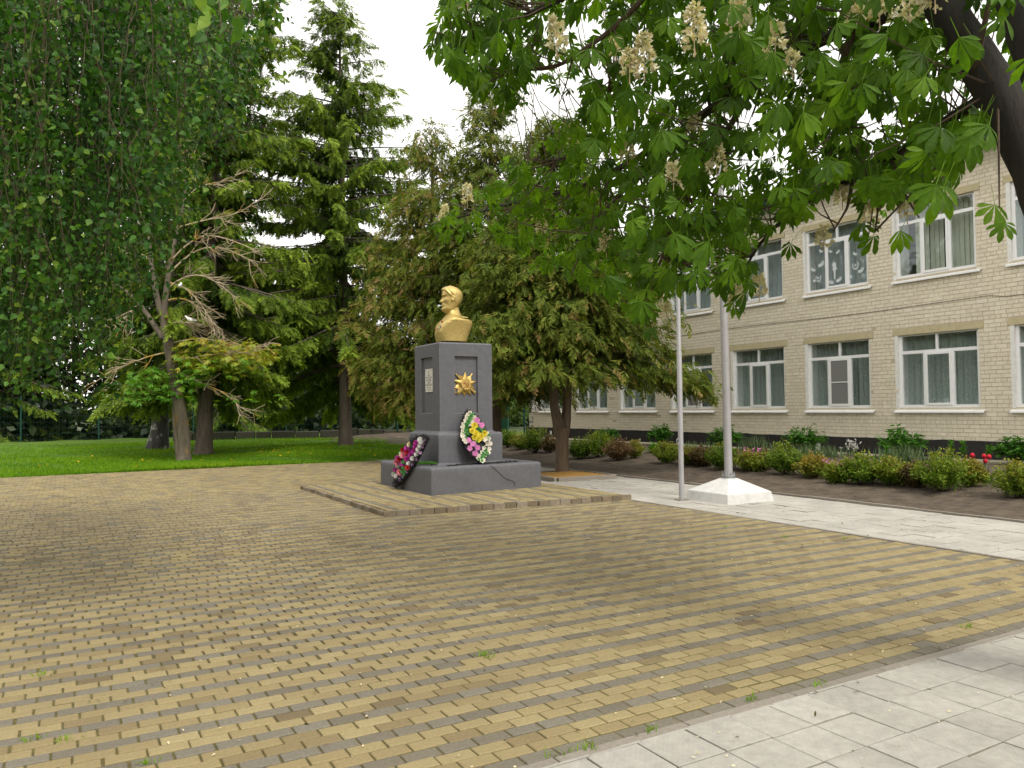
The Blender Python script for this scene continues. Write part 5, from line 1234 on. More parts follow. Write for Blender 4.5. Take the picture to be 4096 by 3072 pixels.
def birch_front():
    base = np.array([-3.2, 8.2, 0]); L = tuple(base); t = thing('weeping_birch_tree', 'weeping birch trailing long leafy strands over the upper left corner', 'tree', L, 'birches')
    m = MB(); m.tube(curve([base, base + (.05, 0, 3), base + (.1, -.1, 7), base + (.3, 0, 11)], 12), np.linspace(.24, .08, 12), 14, wob=.02); at(m.build('trunk', MT['bark_birch'], t, True), L)
    # boughs over the frame from which the strands hang
    m = MB(); tops = []
    for k in range(16):
        z0 = rng.uniform(4.5, 9); e = P(rng.uniform(-250, 430), rng.uniform(-420, -60), rng.uniform(4.5, 9.5)); c = curve([base + (.1, 0, z0), (base + (.1, 0, z0)) * .5 + e * .5 + (0, 0, .5), e], 10); branch_tube(m, c, .05, .012); tops.append(c)
    at(m.build('bough', MT['bark_birch'], t), L)
    # strands: column x, how far down they reach (read off the photograph), depth
    foot = lambda px: np.interp(px, [-300, 0, 60, 120, 170, 230, 290, 330, 370, 420, 470, 500, 530], [850, 830, 820, 830, 850, 640, 660, 520, 560, 430, 300, 140, 60])
    LP = []; LD = []; LS = []; LT = []; mt = MB()
    for k in range(720):
        px = rng.uniform(-260, 470); fy_ = foot(px) * rng.uniform(.62, 1.04); dp = rng.uniform(5.2, 9.5)
        if px > 380: fy_ = foot(px) * rng.uniform(.5, 1.0)
        px = px + 26 * math.sin(px * .045); top = P(px + rng.normal(0, 110) - 30, -150, dp + rng.normal(0, .4)); bot = P(px, fy_, dp + rng.normal(0, .2)); ln = np.linalg.norm(top - bot)
        s = np.linspace(0, 1, 14); pts = top + (bot - top) * s[:, None] + np.array([.87, -.5, 0]) * (rng.uniform(.05, .3) * np.sin(s * rng.uniform(2, 6) + k) * s)[:, None] + np.array([.4, .8, 0]) * (.15 * np.sin(s * 4 + k * 2) * s)[:, None] + rng.normal(0, .02, (14, 3))
        mt.tube(pts, np.linspace(.003, .001, 14), 3, cap=False)
        q = int(ln * (46 if dp > 6.5 else 38)); u = rng.random(q); u = np.clip(u + .035 * np.sin(u * ln * 9 + k), 0, 1); p = np.stack([np.interp(u, s, pts[:, c]) for c in range(3)], -1)
        LP.append(p + rng.normal(0, 1, (q, 3)) * (.05 + .09 * np.abs(np.sin(u * ln * 3 + k)))[:, None]); LD.append(np.stack([rng.normal(0, .7, q), rng.normal(0, .7, q), -np.ones(q) * rng.uniform(.3, 1.2, q)], -1)); LS.append(rng.uniform(.024, .066, q)); LT.append(np.clip(rng.normal(.36 + .22 * math.sin(px * .021 + dp), .2, q) + .12 * math.sin(k * 1.7) + (.15 if dp < 6 else 0), 0, 1))
    for (px, py0, py1, dp, kk) in ((470, -40, 60, 3.0, 10), (440, -40, 110, 3.1, 12), (500, -40, 50, 3.2, 8), (575, -60, 95, 5.6, 60), (560, -60, 70, 5.6, 40), (590, -60, 60, 5.5, 30), (540, -30, 40, 4, 12)):
        q = kk; u = rng.random(q); a, b = P(px, py0, dp), P(px + 8, py1, dp); mt.tube([a, b], .002, 3, cap=False)
        LP.append(a + (b - a) * u[:, None] + rng.normal(0, .03, (q, 3))); LD.append(np.stack([rng.normal(0, .6, q), rng.normal(0, .6, q), -np.ones(q)], -1)); LS.append(rng.uniform(.05, .075, q)); LT.append(rng.uniform(.5, 1, q))
    LP, LD, LS, LT = np.concatenate(LP), np.concatenate(LD), np.concatenate(LS), np.concatenate(LT)
    m = MB(); near = (LP - (0, 0, H)) @ MR[2] < 6.6
    for q_, tm in ((near, T_BIRCH), (~near, T_RHOMB)): scatter(m, *tm, LP[q_], bases(LD[q_], randdir(int(q_.sum()))), LS[q_] * (1 if tm is T_BIRCH else 1.1), LT[q_])
    at(m.build('foliage', MT['lf_birch'], t, kind='stuff'), L)
    at(mt.build('strand', MT['twig'], t, kind='stuff'), L)
birch_front()
def birch_back():
    x, y = 3.36, 35.5; L = (x, y, 0); t = thing('birch_tree', 'old birch with dark cracked white patched trunk behind the dead tree', 'tree', L, 'birches')
    m = MB(); m.tube(curve([(x - .1, y, -.05), (x, y, .25), (x + .02, y, .6), (x + .05, y, 3), (x - .1, y, 8), (x - .3, y, 14), (x, y, 19)], 22), np.concatenate([[.50, .34], np.linspace(.31, .05, 20)]), 14, wob=.03); at(m.build('trunk', MT['bark_birch'], t, True), L)
    n = 20000; a = rng.uniform(0, 2 * PI, n); z = rng.uniform(6, 21, n); r = np.interp(z, [5, 8, 13, 18, 21], [1.5, 4, 4.6, 3.2, .8]) * np.sqrt(rng.random(n)); k = np.floor(a * 5) + np.floor(z * 1.2)
    ok = (np.sin(k * 12.9) > -.55); p = np.stack([x + r * np.cos(a), y + r * np.sin(a), z - .15 * r ** 1.5], -1)[ok]; n = len(p)
    m = MB(); scatter(m, *T_RHOMB, p, bases(randdir(n) - (0, 0, .8), randdir(n)), rng.uniform(.14, .26, n), np.clip(rng.normal(.5, .22, n), 0, 1)); at(m.build('crown', MT['lf_birch'], t, kind='stuff'), L)
birch_back()

def dead_tree():
    D = 25.7; Q = lambda px, py, d=0: P(px, py, D + d)
    b = np.array([3.34, 27.69, 0]); L = tuple(b); t = thing('dead_tree', 'lichen covered half dead tree with bare twigs and a few leafy shoots', 'tree', L)
    m = MB(); m.tube(curve([b + (0, 0, -.05), Q(398, 985), Q(398, 940), Q(392, 900), Q(382, 850), Q(372, 790), Q(360, 720), Q(352, 670)], 16), np.concatenate([[.27], np.linspace(.215, .145, 15)]), 12, wob=.05)
    m.tube(curve([b + (-.08, .1, .1), Q(382, 930, .1), Q(380, 870, .1), Q(378, 800, .1)], 8), np.linspace(.16, .11, 8), 10, wob=.04); at(m.build('trunk', MT['bark_dead'], t, True), L)
    m = MB(); mains = [([(352, 690), (338, 640), (328, 590), (325, 540), (318, 490), (295, 440), (270, 400), (255, 370)], .105, .02), ([(352, 690), (358, 640), (366, 580), (375, 530), (388, 480), (395, 450), (405, 410), (400, 380)], .115, .02), ([(352, 730), (325, 690), (300, 655), (275, 630), (252, 615)], .11, .04)]
    for pts, a, c in mains: branch_tube(m, curve([Q(*p) for p in pts], 14), a, c, 8)
    at(m.build('limb', MT['bark_dead'], t, True), L)
    m = MB(); subs = [([(366, 590), (395, 560), (430, 535), (470, 530), (510, 545), (555, 570)], .04), ([(372, 560), (410, 520), (450, 505), (490, 515), (530, 530), (560, 545)], .035), ([(388, 490), (430, 478), (470, 470), (520, 460), (545, 440)], .03), ([(360, 625), (390, 600), (430, 590), (470, 610), (500, 635)], .035), ([(365, 610), (400, 620), (430, 650), (455, 690)], .03), ([(358, 650), (390, 640), (420, 655), (480, 715)], .03), ([(352, 700), (385, 695), (415, 698), (428, 702)], .025), ([(325, 560), (290, 540), (255, 555), (240, 545)], .025), ([(318, 500), (290, 480), (265, 470)], .022), ([(400, 430), (430, 400), (470, 395), (510, 380)], .025), ([(365, 760), (320, 770), (270, 790), (240, 800)], .03), ([(372, 780), (430, 770), (500, 760), (570, 745)], .03), ([(380, 800), (440, 830), (490, 850), (520, 880)], .028), ([(375, 740), (420, 730), (470, 735), (540, 760)], .025), ([(300, 655), (285, 670), (270, 690)], .02), ([(400, 400), (395, 360), (410, 330)], .02), ([(290, 440), (250, 430), (230, 410)], .02)]
    ends = []
    for pts, a in subs:
        dz = rng.normal(0, .7); c = curve([Q(p[0], p[1], dz * i / len(pts)) for i, p in enumerate(pts)], 12); branch_tube(m, c, a, .012, 5); ends.append(c)
        for j in range(14):
            i0 = int(rng.integers(3, 12)); d = norm(c[i0] - c[i0 - 1]) + rng.normal(0, .45, 3); ln = rng.uniform(.3, 1.1); e = c[i0] + norm(d) * ln
            mid = (c[i0] + e) / 2 + rng.normal(0, .06, 3) + (0, 0, -.05); branch_tube(m, np.array([c[i0], mid, e]), .014, .007, 4)
            for q in range(2): e2 = mid + norm(d + rng.normal(0, .6, 3)) * ln * .5; branch_tube(m, np.array([mid, (mid + e2) / 2 + rng.normal(0, .02, 3), e2]), .009, .005, 3)
    at(m.build('twigs', MT['twig_dead'], t, kind='stuff'), L)
    # fresh leafy shoots, bronze above and green below
    m = MB()
    for (x0, x1, y0, y1, n, ti) in ((275, 420, 795, 866, 240, .32), (390, 460, 770, 830, 70, .45), (365, 480, 738, 800, 170, .70), (470, 600, 735, 778, 150, .76), (440, 580, 770, 812, 70, .6), (410, 445, 720, 735, 20, .8), (450, 610, 850, 870, 14, .35)):
        lay = rng.integers(0, 4, n); px = rng.uniform(x0, x1, n); py = y0 + (y1 - y0) * (lay + rng.uniform(-.3, .3, n) + .5) / 4 + 8 * np.sin(px * .09) + 14 * ((px - (x0 + x1) / 2) / (x1 - x0)) ** 2
        p = np.array([Q(a, c, rng.normal(0, .5)) for a, c in zip(px, py)]); d = rng.normal(0, 1, (n, 3)) * (1, 1, .12); up = norm(np.tile([0, 0, 1.0], (n, 1)) - .35 * MR[2] + rng.normal(0, .3, (n, 3))); k = rng.integers(0, 3, n)
        for j in range(3): w_ = k == j; scatter(m, *CH_S[j], p[w_], bases(d[w_], up[w_]), np.stack([rng.uniform(.28, .42, w_.sum())] * 2 + [np.full(w_.sum(), .22)], -1), np.clip(rng.normal(ti, .12, w_.sum()), 0, 1))
    at(m.build('leafy_shoot', MT['lf_sprout'], t, kind='stuff'), L)
    # two doves on the branches
    def dove(px, py, face, label):
        c = Q(px, py, 0); o = thing('dove', label, 'bird', tuple(c)); f = np.array([math.cos(face), math.sin(face), 0]); s = np.cross([0, 0, 1.0], f); k = np.linspace(0, 2 * PI, 13)[:-1]
        m = MB(); sec = [(-.20, .035, .012, .02), (-.11, .045, .03, .035), (-.03, .055, .062, .07), (.05, .07, .066, .075), (.10, .105, .045, .055), (.13, .15, .032, .036), (.155, .175, .034, .034), (.185, .178, .018, .018), (.197, .175, .004, .006)]
        m.loft([[f * a + np.array([0, 0, z]) + s * w_ * math.cos(q) + np.array([0, 0, h * math.sin(q)]) for q in k] for a, z, w_, h in sec]); m.build('body', MT['p_white'] if False else MT['reveal'], o, True)
        m = MB(); m.add([f * -.16 + s * .03 + (0, 0, .045), f * -.16 - s * .03 + (0, 0, .045), f * -.31 - s * .045 + (0, 0, .02), f * -.31 + s * .045 + (0, 0, .02)], [(0, 1, 2, 3)]); m.build('tail', MT['metal'], o)
        for sg in (-1, 1): m = MB(); m.add([f * .06 + s * sg * .066 + (0, 0, .10), f * .03 + s * sg * .072 + (0, 0, .045), f * -.2 + s * sg * .03 + (0, 0, .04), f * -.08 + s * sg * .05 + (0, 0, .10)], [(0, 1, 2, 3)]); m.build('wing', MT['metal'], o)
        m = MB(); m.tube([f * .195 + (0, 0, .175), f * .225 + (0, 0, .168)], (.007, .002), 5); m.build('beak', MT['ink'], o); m = MB(); m.tube([s * .02 + (0, 0, -.03), s * .02 + (0, 0, .02)], .005, 4); m.tube([-s * .02 + (0, 0, -.03), -s * .02 + (0, 0, .02)], .005, 4); m.build('legs', MT['p_pink'], o)
    dove(412, 695, PI * .85, 'pale dove sitting on the lower bare branch facing left'); dove(389, 622, .4 * PI, 'pale dove perched higher up beside the fork of the bare tree')
dead_tree()

# ================================================================== BACKGROUND: fence, wall, wood
def fences():
    L = (5, 47, 0); pts = [(-8, 50.5), (-2.2, 50.5), (1.6, 51.2), (6.5, 49.5), (11.2, 46.5), (16.6, 42.5)]
    t = thing('mesh_fence', 'dark green wire mesh fence along the back of the lawn', 'fence', L)
    for x, y in pts: m = MB(); m.tube([(x, y, -.1), (x, y, 2.6)], .04, 8); at(m.build('post', MT['green_paint'], t), L)
    for (a, b), (c, d) in zip(pts[:-1], pts[1:]):
        m = MB(); n = int(math.hypot(c - a, d - b) / .15)
        for i in range(n): x, y = a + (c - a) * i / n, b + (d - b) * i / n; m.box(x - .002, x + .002, y - .002, y + .002, .1, 2.45)
        for z in np.arange(.15, 2.5, .33): m.tube([(a, b, z), (c, d, z)], .003, 4)
        at(m.build('mesh_panel', MT['green_paint'], t), L)
    p = G(2032, 1740, .05); L = tuple(p); t = thing('green_fence_panel', 'upright green fence panel beyond the shrubs left of the school', 'fence', L); q = p + (1.2, 3.6, 0)
    for a in (p, q): m = MB(); m.tube([a, a + (0, 0, 2.3)], .06, 8); at(m.build('post', MT['green_paint'], t), L)
    m = MB()
    for i in range(46): a = p + (q - p) * (i + .5) / 46; m.box(a[0] - .02, a[0] + .02, a[1] - .02, a[1] + .02, .15, 2.2)
    for z in (.2, 1.1, 1.75, 2.15): m.tube([p + (0, 0, z), q + (0, 0, z)], .02, 4)
    at(m.build('bar_panel', MT['green_paint'], t), L)
    c = (18.35, 31.05, 0); m = MB(); m.tube([(0, 0, -.05), (0, 0, 2.4)], .045, 8); o = m.build('fence_post', MT['green_paint']); o.location = c; tag(o, 'single green fence post at the far corner of the school', 'post')
    L = (10, 44.6, 0); t = thing('stone_wall', 'low mossy stone wall in the shade behind the spruce', 'wall', L)
    x = 5.0
    while x < 19:
        w_ = rng.uniform(.6, 1.3); y = 45.8 - .28 * (x - 5); m = MB(); m.obox((x + w_ / 2, y + rng.normal(0, .03), .22 + rng.normal(0, .03)), (w_ / 2 - .012, -.1 * w_, 0), (.05, .22, 0), (0, 0, .26), rng.random()); o = at(m.build('stone', MT['stone'], t), L); bv = o.modifiers.new('edge', 'BEVEL'); bv.width = .04; x += w_
fences()
def wood():
    """the dark wood beyond the fence: nobody could count it"""
    m = MB(); n = 75000; x = rng.uniform(-34, 46, n); y = np.interp(x, [-34, -5, 5, 20, 46], [55, 55, 55, 57, 66]) + rng.uniform(-3, 9, n)
    top = 11 + 4 * np.sin(x * .33) + 2.5 * np.sin(x * .9 + 1) ; top = np.where(x < 2, top + 6 + 3 * np.sin(x * .7), top); top = np.where(x > 14, np.interp(x, [14, 24, 46], [9, 6.0, 6.5]) + 1.2 * np.sin(x * .8), top)
    z = top * rng.random(n) ** 1.25; scatter(m, *T_RHOMB, np.stack([x, y, z], -1), bases(randdir(n) - (0, 0, .5), randdir(n)), rng.uniform(.35, .75, n), np.clip(rng.normal(.45, .2, n) + .25 * (x > 17), 0, 1)); n = 14000; y = rng.uniform(-12, 56, n); x = -24 + rng.uniform(-5, 4, n) + 2 * np.sin(y * .3); z = (9 + 3 * np.sin(y * .4)) * rng.random(n); scatter(m, *T_RHOMB, np.stack([x, y, z], -1), bases(randdir(n) - (0, 0, .5), randdir(n)), rng.uniform(.5, .9, n), np.clip(rng.normal(.5, .2, n), 0, 1)); m.build('wood', MT['lf_wood'], kind='stuff')
    m = MB()
    for k in range(60): xx = rng.uniform(-30, 30); yy = rng.uniform(57, 64); m.tube([(xx, yy, -.1), (xx + rng.normal(0, .3), yy, 9)], (.2, .09), 6)
    m.build('wood_trunks', MT['bark_spruce'], kind='stuff')
wood()
def shrub_ball(name, label, cat, px, py, wpx, hpx, depth, mat, n, leaf, group, tcen=.5):
    c = P(px, py, depth); c[2] = max(c[2], 0); L = tuple(c); t = thing(name, label, cat, L, group); s = depth / (FPX / S2); rx, h = wpx * s / 2, hpx * s
    u = randdir(n) * (rng.random(n) ** .33)[:, None]; lump = 1 + .22 * np.sin(u[:, 0] * 5 + u[:, 2] * 4) * np.sin(u[:, 1] * 5 + 1); p = u * np.stack([rx * lump, rx * lump, h / 2 * lump], -1) + (0, 0, h / 2)
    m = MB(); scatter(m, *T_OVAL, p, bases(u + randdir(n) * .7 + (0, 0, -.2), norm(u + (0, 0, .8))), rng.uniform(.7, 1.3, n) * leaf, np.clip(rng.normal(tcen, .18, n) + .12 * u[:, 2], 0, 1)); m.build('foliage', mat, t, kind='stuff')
    m = MB()
    for k in range(7): a = rng.uniform(0, 6.28); m.tube([(0, 0, -.05), (rx * .3 * math.cos(a), rx * .3 * math.sin(a), h * .4), (rx * .6 * math.cos(a), rx * .6 * math.sin(a), h * .8)], (.02, .014, .006), 4)
    m.build('stem', MT['twig'], t)
shrub_ball('hedge_shrub', 'leafy green shrub behind the fence at the far left edge', 'shrub', 30, 900, 190, 290, 52, MT['lf_birch'], 3000, .34, 'shrubs beyond the lawn', .6)
shrub_ball('hedge_shrub', 'bright shrub behind the fence between spruce trunk and pedestal', 'shrub', 860, 905, 130, 150, 46, MT['lf_light'], 1800, .26, 'shrubs beyond the lawn', .2)
shrub_ball('hedge_shrub', 'pale green bush beyond the gap at the far school corner', 'shrub', 1130, 905, 70, 160, 62, MT['lf_light'], 1500, .3, 'shrubs beyond the lawn', .7)
shrub_ball('hedge_shrub', 'low green bush beside the green fence panel', 'shrub', 1110, 910, 70, 60, 50, MT['lf_light'], 800, .25, 'shrubs beyond the lawn', .3)

# ================================================================== FLOWER BED
def spirea(px, py, wpx, hpx, label, mat='lf_spirea', dens=1.0, tcen=.5, leaf=.05):
    c = onBed(px, py); dpt = (c - (0, 0, H)) @ MR[2]; s = dpt / FPX; rx, h = wpx * s * .66, hpx * s * 1.1; L = tuple(c); t = thing('spirea_bush', label, 'shrub', L, 'low bushes along the flower bed')
    nst = 95; a = rng.uniform(0, 2 * PI, nst); sp = np.sqrt(rng.random(nst)); m = MB(); PP = []; DD = []; TT = []
    for i in range(nst):
        e = np.array([math.cos(a[i]) * rx * sp[i], math.sin(a[i]) * min(rx, .45) * sp[i], h * (1.05 - .55 * sp[i] ** 2) * rng.uniform(.8, 1.08)]); b = e * (.12, .12, 0); mid = (b + e) / 2 + (0, 0, .06)
        if i % 2 == 0: m.tube([b, mid, e], (.004, .003, .002), 3, cap=False)
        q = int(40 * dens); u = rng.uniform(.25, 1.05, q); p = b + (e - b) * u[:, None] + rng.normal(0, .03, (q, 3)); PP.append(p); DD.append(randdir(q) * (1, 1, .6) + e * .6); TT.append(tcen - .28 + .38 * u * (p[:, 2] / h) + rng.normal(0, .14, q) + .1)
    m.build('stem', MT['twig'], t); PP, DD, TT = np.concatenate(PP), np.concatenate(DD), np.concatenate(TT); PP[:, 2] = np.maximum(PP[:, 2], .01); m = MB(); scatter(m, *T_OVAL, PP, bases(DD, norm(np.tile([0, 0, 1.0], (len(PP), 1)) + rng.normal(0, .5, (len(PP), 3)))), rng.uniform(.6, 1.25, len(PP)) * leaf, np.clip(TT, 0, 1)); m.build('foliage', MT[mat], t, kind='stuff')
    return t, c, h, rx
def blossoms(t, h, rx, mat, n, dx=0):
    m = MB(); p = np.stack([rng.normal(dx, rx * .3, n), rng.normal(0, .12, n), h + rng.normal(.02, .03, n)], -1)
    for j in range(3): scatter(m, *T_RHOMB, p, bases(randdir(n) + (0, 0, .5), randdir(n)), rng.uniform(.03, .05, n), rng.random(n))
    m.build('blossom', mat, t)
B = [(2030, 1790, 90, 62, 'small bush right behind the pedestal step at the bed corner', 'lf_spirea', .3), (2085, 1798, 80, 55, 'yellow tinged bush next to the bed corner', 'lf_spirea', .7), (2140, 1812, 130, 88, 'full rounded green bush left of the forked trunk', 'lf_spirea', .35), (2200, 1812, 70, 62, 'reddish bush half hidden by the forked trunk', 'lf_rust', .4),
     (2320, 1836, 130, 70, 'bright green bush right of the forked trunk', 'lf_spirea', .25), (2395, 1830, 130, 90, 'taller green bush between forked trunk and brown bush', 'lf_spirea', .42), (2475, 1842, 110, 78, 'brownish red bush ending the first row', 'lf_rust', .75), (2540, 1832, 60, 62, 'thin yellowish bush beside the brown bush', 'lf_spirea', .7),
     (2670, 1852, 100, 70, 'low bush left of the slim flagpole', 'lf_spirea', .55), (2752, 1858, 80, 62, 'small olive bush just right of the slim flagpole', 'lf_spirea', .7), (2815, 1864, 90, 68, 'brown twiggy bush between the two flagpoles', 'lf_rust', .4), (2895, 1880, 120, 90, 'green bush behind the foot of the thick flagpole', 'lf_spirea', .3),
     (3005, 1884, 120, 70, 'olive bush topped with pink flowers right of the thick flagpole', 'lf_spirea', .65), (3060, 1880, 60, 66, 'narrow brown bush beside the pink flowers', 'lf_rust', .5), (3140, 1898, 150, 108, 'tall green bush under the dark window pair', 'lf_spirea', .35), (3255, 1910, 120, 80, 'yellow brown bush under the insect screen window', 'lf_spirea', .8), (3350, 1934, 90, 72, 'small bush with pink buds set towards the path', 'lf_spirea', .5),
     (3450, 1936, 150, 105, 'dense green bush in front of the white flowers', 'lf_spirea', .4), (3575, 1940, 130, 92, 'olive bush left of the largest bush', 'lf_spirea', .55), (3665, 1950, 90, 90, 'brownish twiggy bush touching the largest bush', 'lf_rust', .3), (3775, 1966, 215, 140, 'largest bush of the bed left of the red tulips', 'lf_spirea', .45), (3880, 1945, 90, 90, 'reddish green bush beside the red tulips', 'lf_spirea', .75), (4075, 1990, 170, 125, 'large bush at the right edge of the photo', 'lf_spirea', .55)]
for px, py, wp, hp, lab, mt, tc in B:
    t, c, h, rx = spirea(px, py, wp, hp, lab, mt, 1.0 if wp > 80 else .7, tc + .1, .06)
    if 'topped with pink' in lab: blossoms(t, h, rx, MT['p_mauve'], 26)
    if 'pink buds' in lab: blossoms(t, h, rx, MT['p_mauve'], 14, -.1)
def peony(px, py, wpx, hpx, label):
    c = onBed(px, py); c[0] = min(c[0], 17.6); c = onPlane(px, py, c, np.array([1.0, 0, 0])); c[2] = float(bed_z(c[0])); dpt = (c - (0, 0, H)) @ MR[2]; s = dpt / FPX; rx, h = wpx * s * .56, hpx * s * 1.2
    t = thing('peony_plant', label, 'plant', tuple(c), 'peonies along the school wall'); m = MB(); PP = []; DD = []
    for i in range(60):
        a = rng.uniform(0, 6.28); q = math.sqrt(rng.random()); e = np.array([math.cos(a) * rx * q, math.sin(a) * rx * q, h * (1 - .45 * q * q) * rng.uniform(.75, 1.05)]); m.tube([e * (.1, .1, 0), e * (.4, .4, .6), e], (.008, .006, .003), 4, cap=False)
        k = 11; u = rng.uniform(.55, 1.02, k); PP.append(e * u[:, None] + rng.normal(0, .02, (k, 3))); DD.append(np.stack([np.cos(a + rng.normal(0, 1.0, k)), np.sin(a + rng.normal(0, 1.0, k)), rng.normal(-.1, .3, k)], -1))
    m.build('stem', MT['lf_peony'], t); PP, DD = np.concatenate(PP), np.concatenate(DD); n = len(PP); m = MB(); scatter(m, *T_OVAL, PP, bases(DD, norm(np.tile([0, 0, 1.0], (n, 1)) + rng.normal(0, .3, (n, 3)))), np.stack([rng.uniform(.08, .14, n), rng.uniform(.11, .18, n), np.full(n, .12)], -1), np.clip(rng.normal(.5, .2, n), 0, 1)); m.build('foliage', MT['lf_peony'], t, kind='stuff')
    return t
peony(2425, 1768, 95, 52, 'dark green peony with one white bud against the plinth'); peony(2640, 1775, 80, 75, 'peony leaning left beside the slim flagpole'); peony(2905, 1802, 125, 85, 'peony behind the thick flagpole by the plinth'); peony(3222, 1815, 135, 100, 'peony with upright fronds under the insect screen window'); peony(3612, 1822, 165, 118, 'broad dark peony below the middle lace window'); peony(4070, 1850, 150, 100, 'peony at the right edge against the plinth')
def hosta():
    c = onBed(2620, 1812); t = tag(thing('hosta_plant', '', ''), 'small bright hosta rosette on bare soil left of the slim flagpole', 'plant'); t.location = tuple(c); n = 40; a = rng.uniform(0, 6.28, n); el = rng.uniform(.15, 1.2, n); d = np.stack([np.cos(a) * np.cos(el), np.sin(a) * np.cos(el), np.sin(el)], -1); m = MB(); scatter(m, *T_OVAL, d * .06, bases(d, norm(np.tile([0, 0, 1.0], (n, 1)) - d * .3)), np.stack([np.full(n, .22), rng.uniform(.24, .36, n), np.full(n, .3)], -1), rng.uniform(.4, .9, n)); m.build('leaves', MT['lf_peony'], t)
hosta()
def blades(px, py, wpx, hpx, n, label, mat='lf_iris'):
    c = onBed(px, py); dpt = (c - (0, 0, H)) @ MR[2]; s = dpt / FPX; m = MB(); p = np.stack([rng.normal(0, .12, n), rng.normal(0, wpx * s / 2.6, n), np.zeros(n)], -1); d = norm(np.stack([rng.normal(0, .22, n), rng.normal(0, .22, n), np.ones(n)], -1)); L = hpx * s * rng.uniform(.55, 1.1, n); scatter(m, *T_BLADE, p, bases(d, randdir(n)), np.stack([np.full(n, .022), L * 1.15, L * .5], -1), np.clip(rng.normal(.6, .25, n), 0, 1)); o = thing('blade_clump', label, 'plant', tuple(c), 'blade leaved clumps in the bed'); m.build('leaves', MT[mat], o, kind='stuff'); return o
for q in ((2700, 1812, 90, 42, 110, 'grey green blade clump just left of the slim flagpole top bushes'), (2775, 1815, 110, 48, 140, 'grey blade clump between the two flagpoles'), (2850, 1815, 70, 44, 100, 'blade clump left of the peony behind the thick flagpole'), (3010, 1806, 110, 62, 130, 'dark green blade clump against the plinth right of the thick flagpole'), (3110, 1812, 90, 46, 90, 'loose blade clump left of the fronded peony'), (3240, 1835, 100, 60, 120, 'blade clump at the foot of the fronded peony'), (3330, 1830, 90, 48, 100, 'blade clump left of the white flowers'), (3560, 1850, 80, 66, 110, 'grey blade clump at the foot of the broad peony'), (3640, 1848, 90, 66, 110, 'grey blade clump right of the broad peony'), (3740, 1850, 70, 60, 80, 'blade clump behind the largest bush')): blades(*q)
def lily(px, py, hpx, n, label):
    c = onBed(px, py); dpt = (c - (0, 0, H)) @ MR[2]; h = hpx * dpt / FPX; t = thing('lily_plant', label, 'plant', tuple(c), 'lilies behind the largest bush')
    for k in range(n):
        o = np.array([rng.normal(0, .05), (k - n / 2) * .22, 0]); m = MB(); m.tube([o, o + (0, 0, h)], .006, 4); m.build('stem', MT['lf_peony'], t); q = 60; a = rng.uniform(0, 6.28, q); z = rng.uniform(.3, 1, q) * h; d = np.stack([np.cos(a), np.sin(a), .3 + .9 * z / h], -1); m = MB(); scatter(m, *T_OVAL, o + np.stack([0 * z, 0 * z, z], -1), bases(d, np.tile([0, 0, 1.0], (q, 1))), np.stack([np.full(q, .07), rng.uniform(.10, .16, q), np.full(q, .1)], -1), rng.uniform(.4, 1, q)); m.build('leaves', MT['lf_peony'], t)
lily(3810, 1850, 80, 2, 'pair of leafy lily stems rising behind the largest bush'); lily(3930, 1848, 60, 1, 'single lily stem behind the red tulips'); lily(3520, 1845, 50, 1, 'short lily stem left of the broad peony')
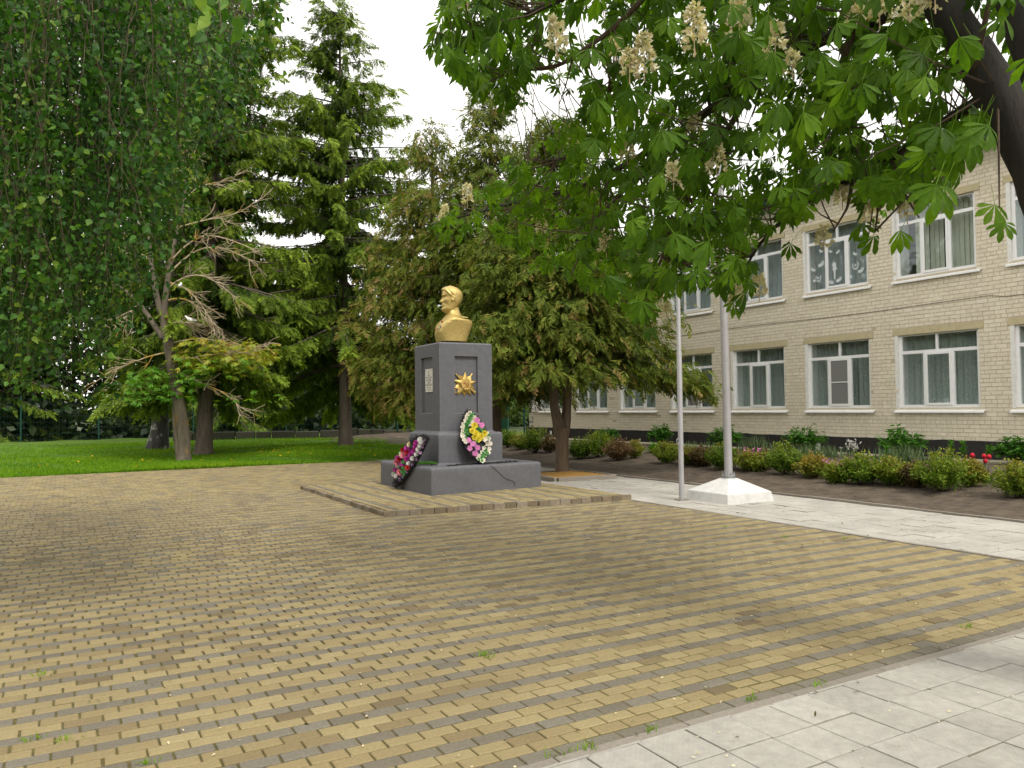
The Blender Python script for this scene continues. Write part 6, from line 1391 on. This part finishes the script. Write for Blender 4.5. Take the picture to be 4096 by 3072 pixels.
def tulips():
    c = onBed(3945, 1938); t = thing('tulip_clump', 'clump of four red tulips with blue green leaves', 'flower', tuple(c)); dpt = (c - (0, 0, H)) @ MR[2]; s = dpt / FPX
    fx = norm(np.array([MR[0][0], MR[0][1], 0]))
    for (px, py) in ((3936, 1832), (3957, 1835), (3942, 1852), (3890, 1829)):
        tip = onPlane(px, py, c, np.array([MR[2][0], MR[2][1], 0])) - c; m = MB(); m.tube([(0, 0, 0), tip * (.6, .6, .5), tip], .005, 4); m.build('stem', MT['lf_iris'], t); k = np.linspace(0, 2 * PI, 9)[:-1]; m = MB(); m.loft([[tip + (r * math.cos(a), r * math.sin(a), z) for a in k] for r, z in ((.006, -.01), (.035, .012), (.042, .035), (.034, .062), (.016, .078))], t=.7); m.build('flower_head', MT['p_tulip'], t, True)
    n = 12; a = rng.uniform(0, 6.28, n); el = rng.uniform(.4, 1.4, n); d = np.stack([np.cos(a) * np.cos(el), np.sin(a) * np.cos(el), np.sin(el)], -1); m = MB(); scatter(m, *T_OVAL, np.zeros((n, 3)), bases(d, randdir(n)), np.stack([np.full(n, .14), rng.uniform(.25, .45, n), np.full(n, .2)], -1), rng.uniform(.2, .6, n)); m.build('leaves', MT['lf_iris'], t)
    c = onBed(3412, 1822); t = thing('white_flower_clump', 'clump of white flowers against the plinth', 'flower', tuple(c)); n = 40; p = np.stack([rng.normal(0, .08, n), rng.normal(0, .11, n), rng.uniform(.15, .4, n)], -1); m = MB()
    for j in range(4): scatter(m, *T_RHOMB, p, bases(randdir(n), randdir(n)), rng.uniform(.04, .07, n), rng.random(n))
    m.build('flower_heads', MT['p_white'], t, kind='stuff'); m = MB(); d = norm(np.stack([rng.normal(0, .2, n), rng.normal(0, .2, n), np.ones(n)], -1)); scatter(m, *T_BLADE, p * (1, 1, 0), bases(d, randdir(n)), np.stack([np.full(n, .016), p[:, 2], p[:, 2]], -1), rng.random(n)); m.build('leaves', MT['lf_iris'], t)
tulips()
# ================================================================== LITTER AND WEEDS
def litter():
    n = 900; x = rng.uniform(0, 10, n); y = 1.2 + 9 * rng.random(n) ** 1.6; ok = (x > .3 * y - 1); x, y = x[ok], y[ok]; n = len(x); m = MB(); d = randdir(n) * (1, 1, .15); scatter(m, *T_OVAL, np.stack([x, y, np.full(n, .012)], -1), bases(d, norm(np.tile([0, 0, 1.0], (n, 1)) + rng.normal(0, .3, (n, 3)))), np.stack([rng.uniform(.012, .024, n)] * 2 + [np.full(n, .02)], -1), rng.random(n)); m.build('fallen_petals', MT['p_cream'], kind='stuff')
    n = 260; x = rng.uniform(0, 10, n); y = rng.uniform(1.3, 9, n); m = MB(); d = randdir(n) * (1, 1, .1); scatter(m, *T_OVAL, np.stack([x, y, np.full(n, .012)], -1), bases(d, norm(np.tile([0, 0, 1.0], (n, 1)) + rng.normal(0, .4, (n, 3)))), np.stack([rng.uniform(.01, .03, n), rng.uniform(.015, .05, n), np.full(n, .03)], -1), rng.uniform(0, .5, n)); m.build('leaf_litter', MT['lf_rust'], kind='stuff')
    m = MB()
    spots = [(2240, 3020), (2350, 3000), (1950, 2630), (3010, 2800), (3270, 2745), (2600, 2930), (3870, 2510), (120, 2960), (260, 2960), (600, 3050), (1930, 2620), (2900, 2110), (3140, 2150), (3380, 2155), (170, 2700)]
    for px, py in spots:
        c = G(px, py, 0); k = 14; p = c + np.stack([rng.normal(0, .03, k), rng.normal(0, .015, k), np.zeros(k)], -1); d = norm(np.stack([rng.normal(0, .6, k), rng.normal(0, .6, k), np.ones(k)], -1)); scatter(m, *T_BLADE, p, bases(d, randdir(k)), np.stack([np.full(k, .006), rng.uniform(.02, .06, k), np.full(k, .05)], -1), rng.uniform(.4, 1, k))
    m.build('joint_weeds', MT['lf_grass'], kind='stuff')
litter()
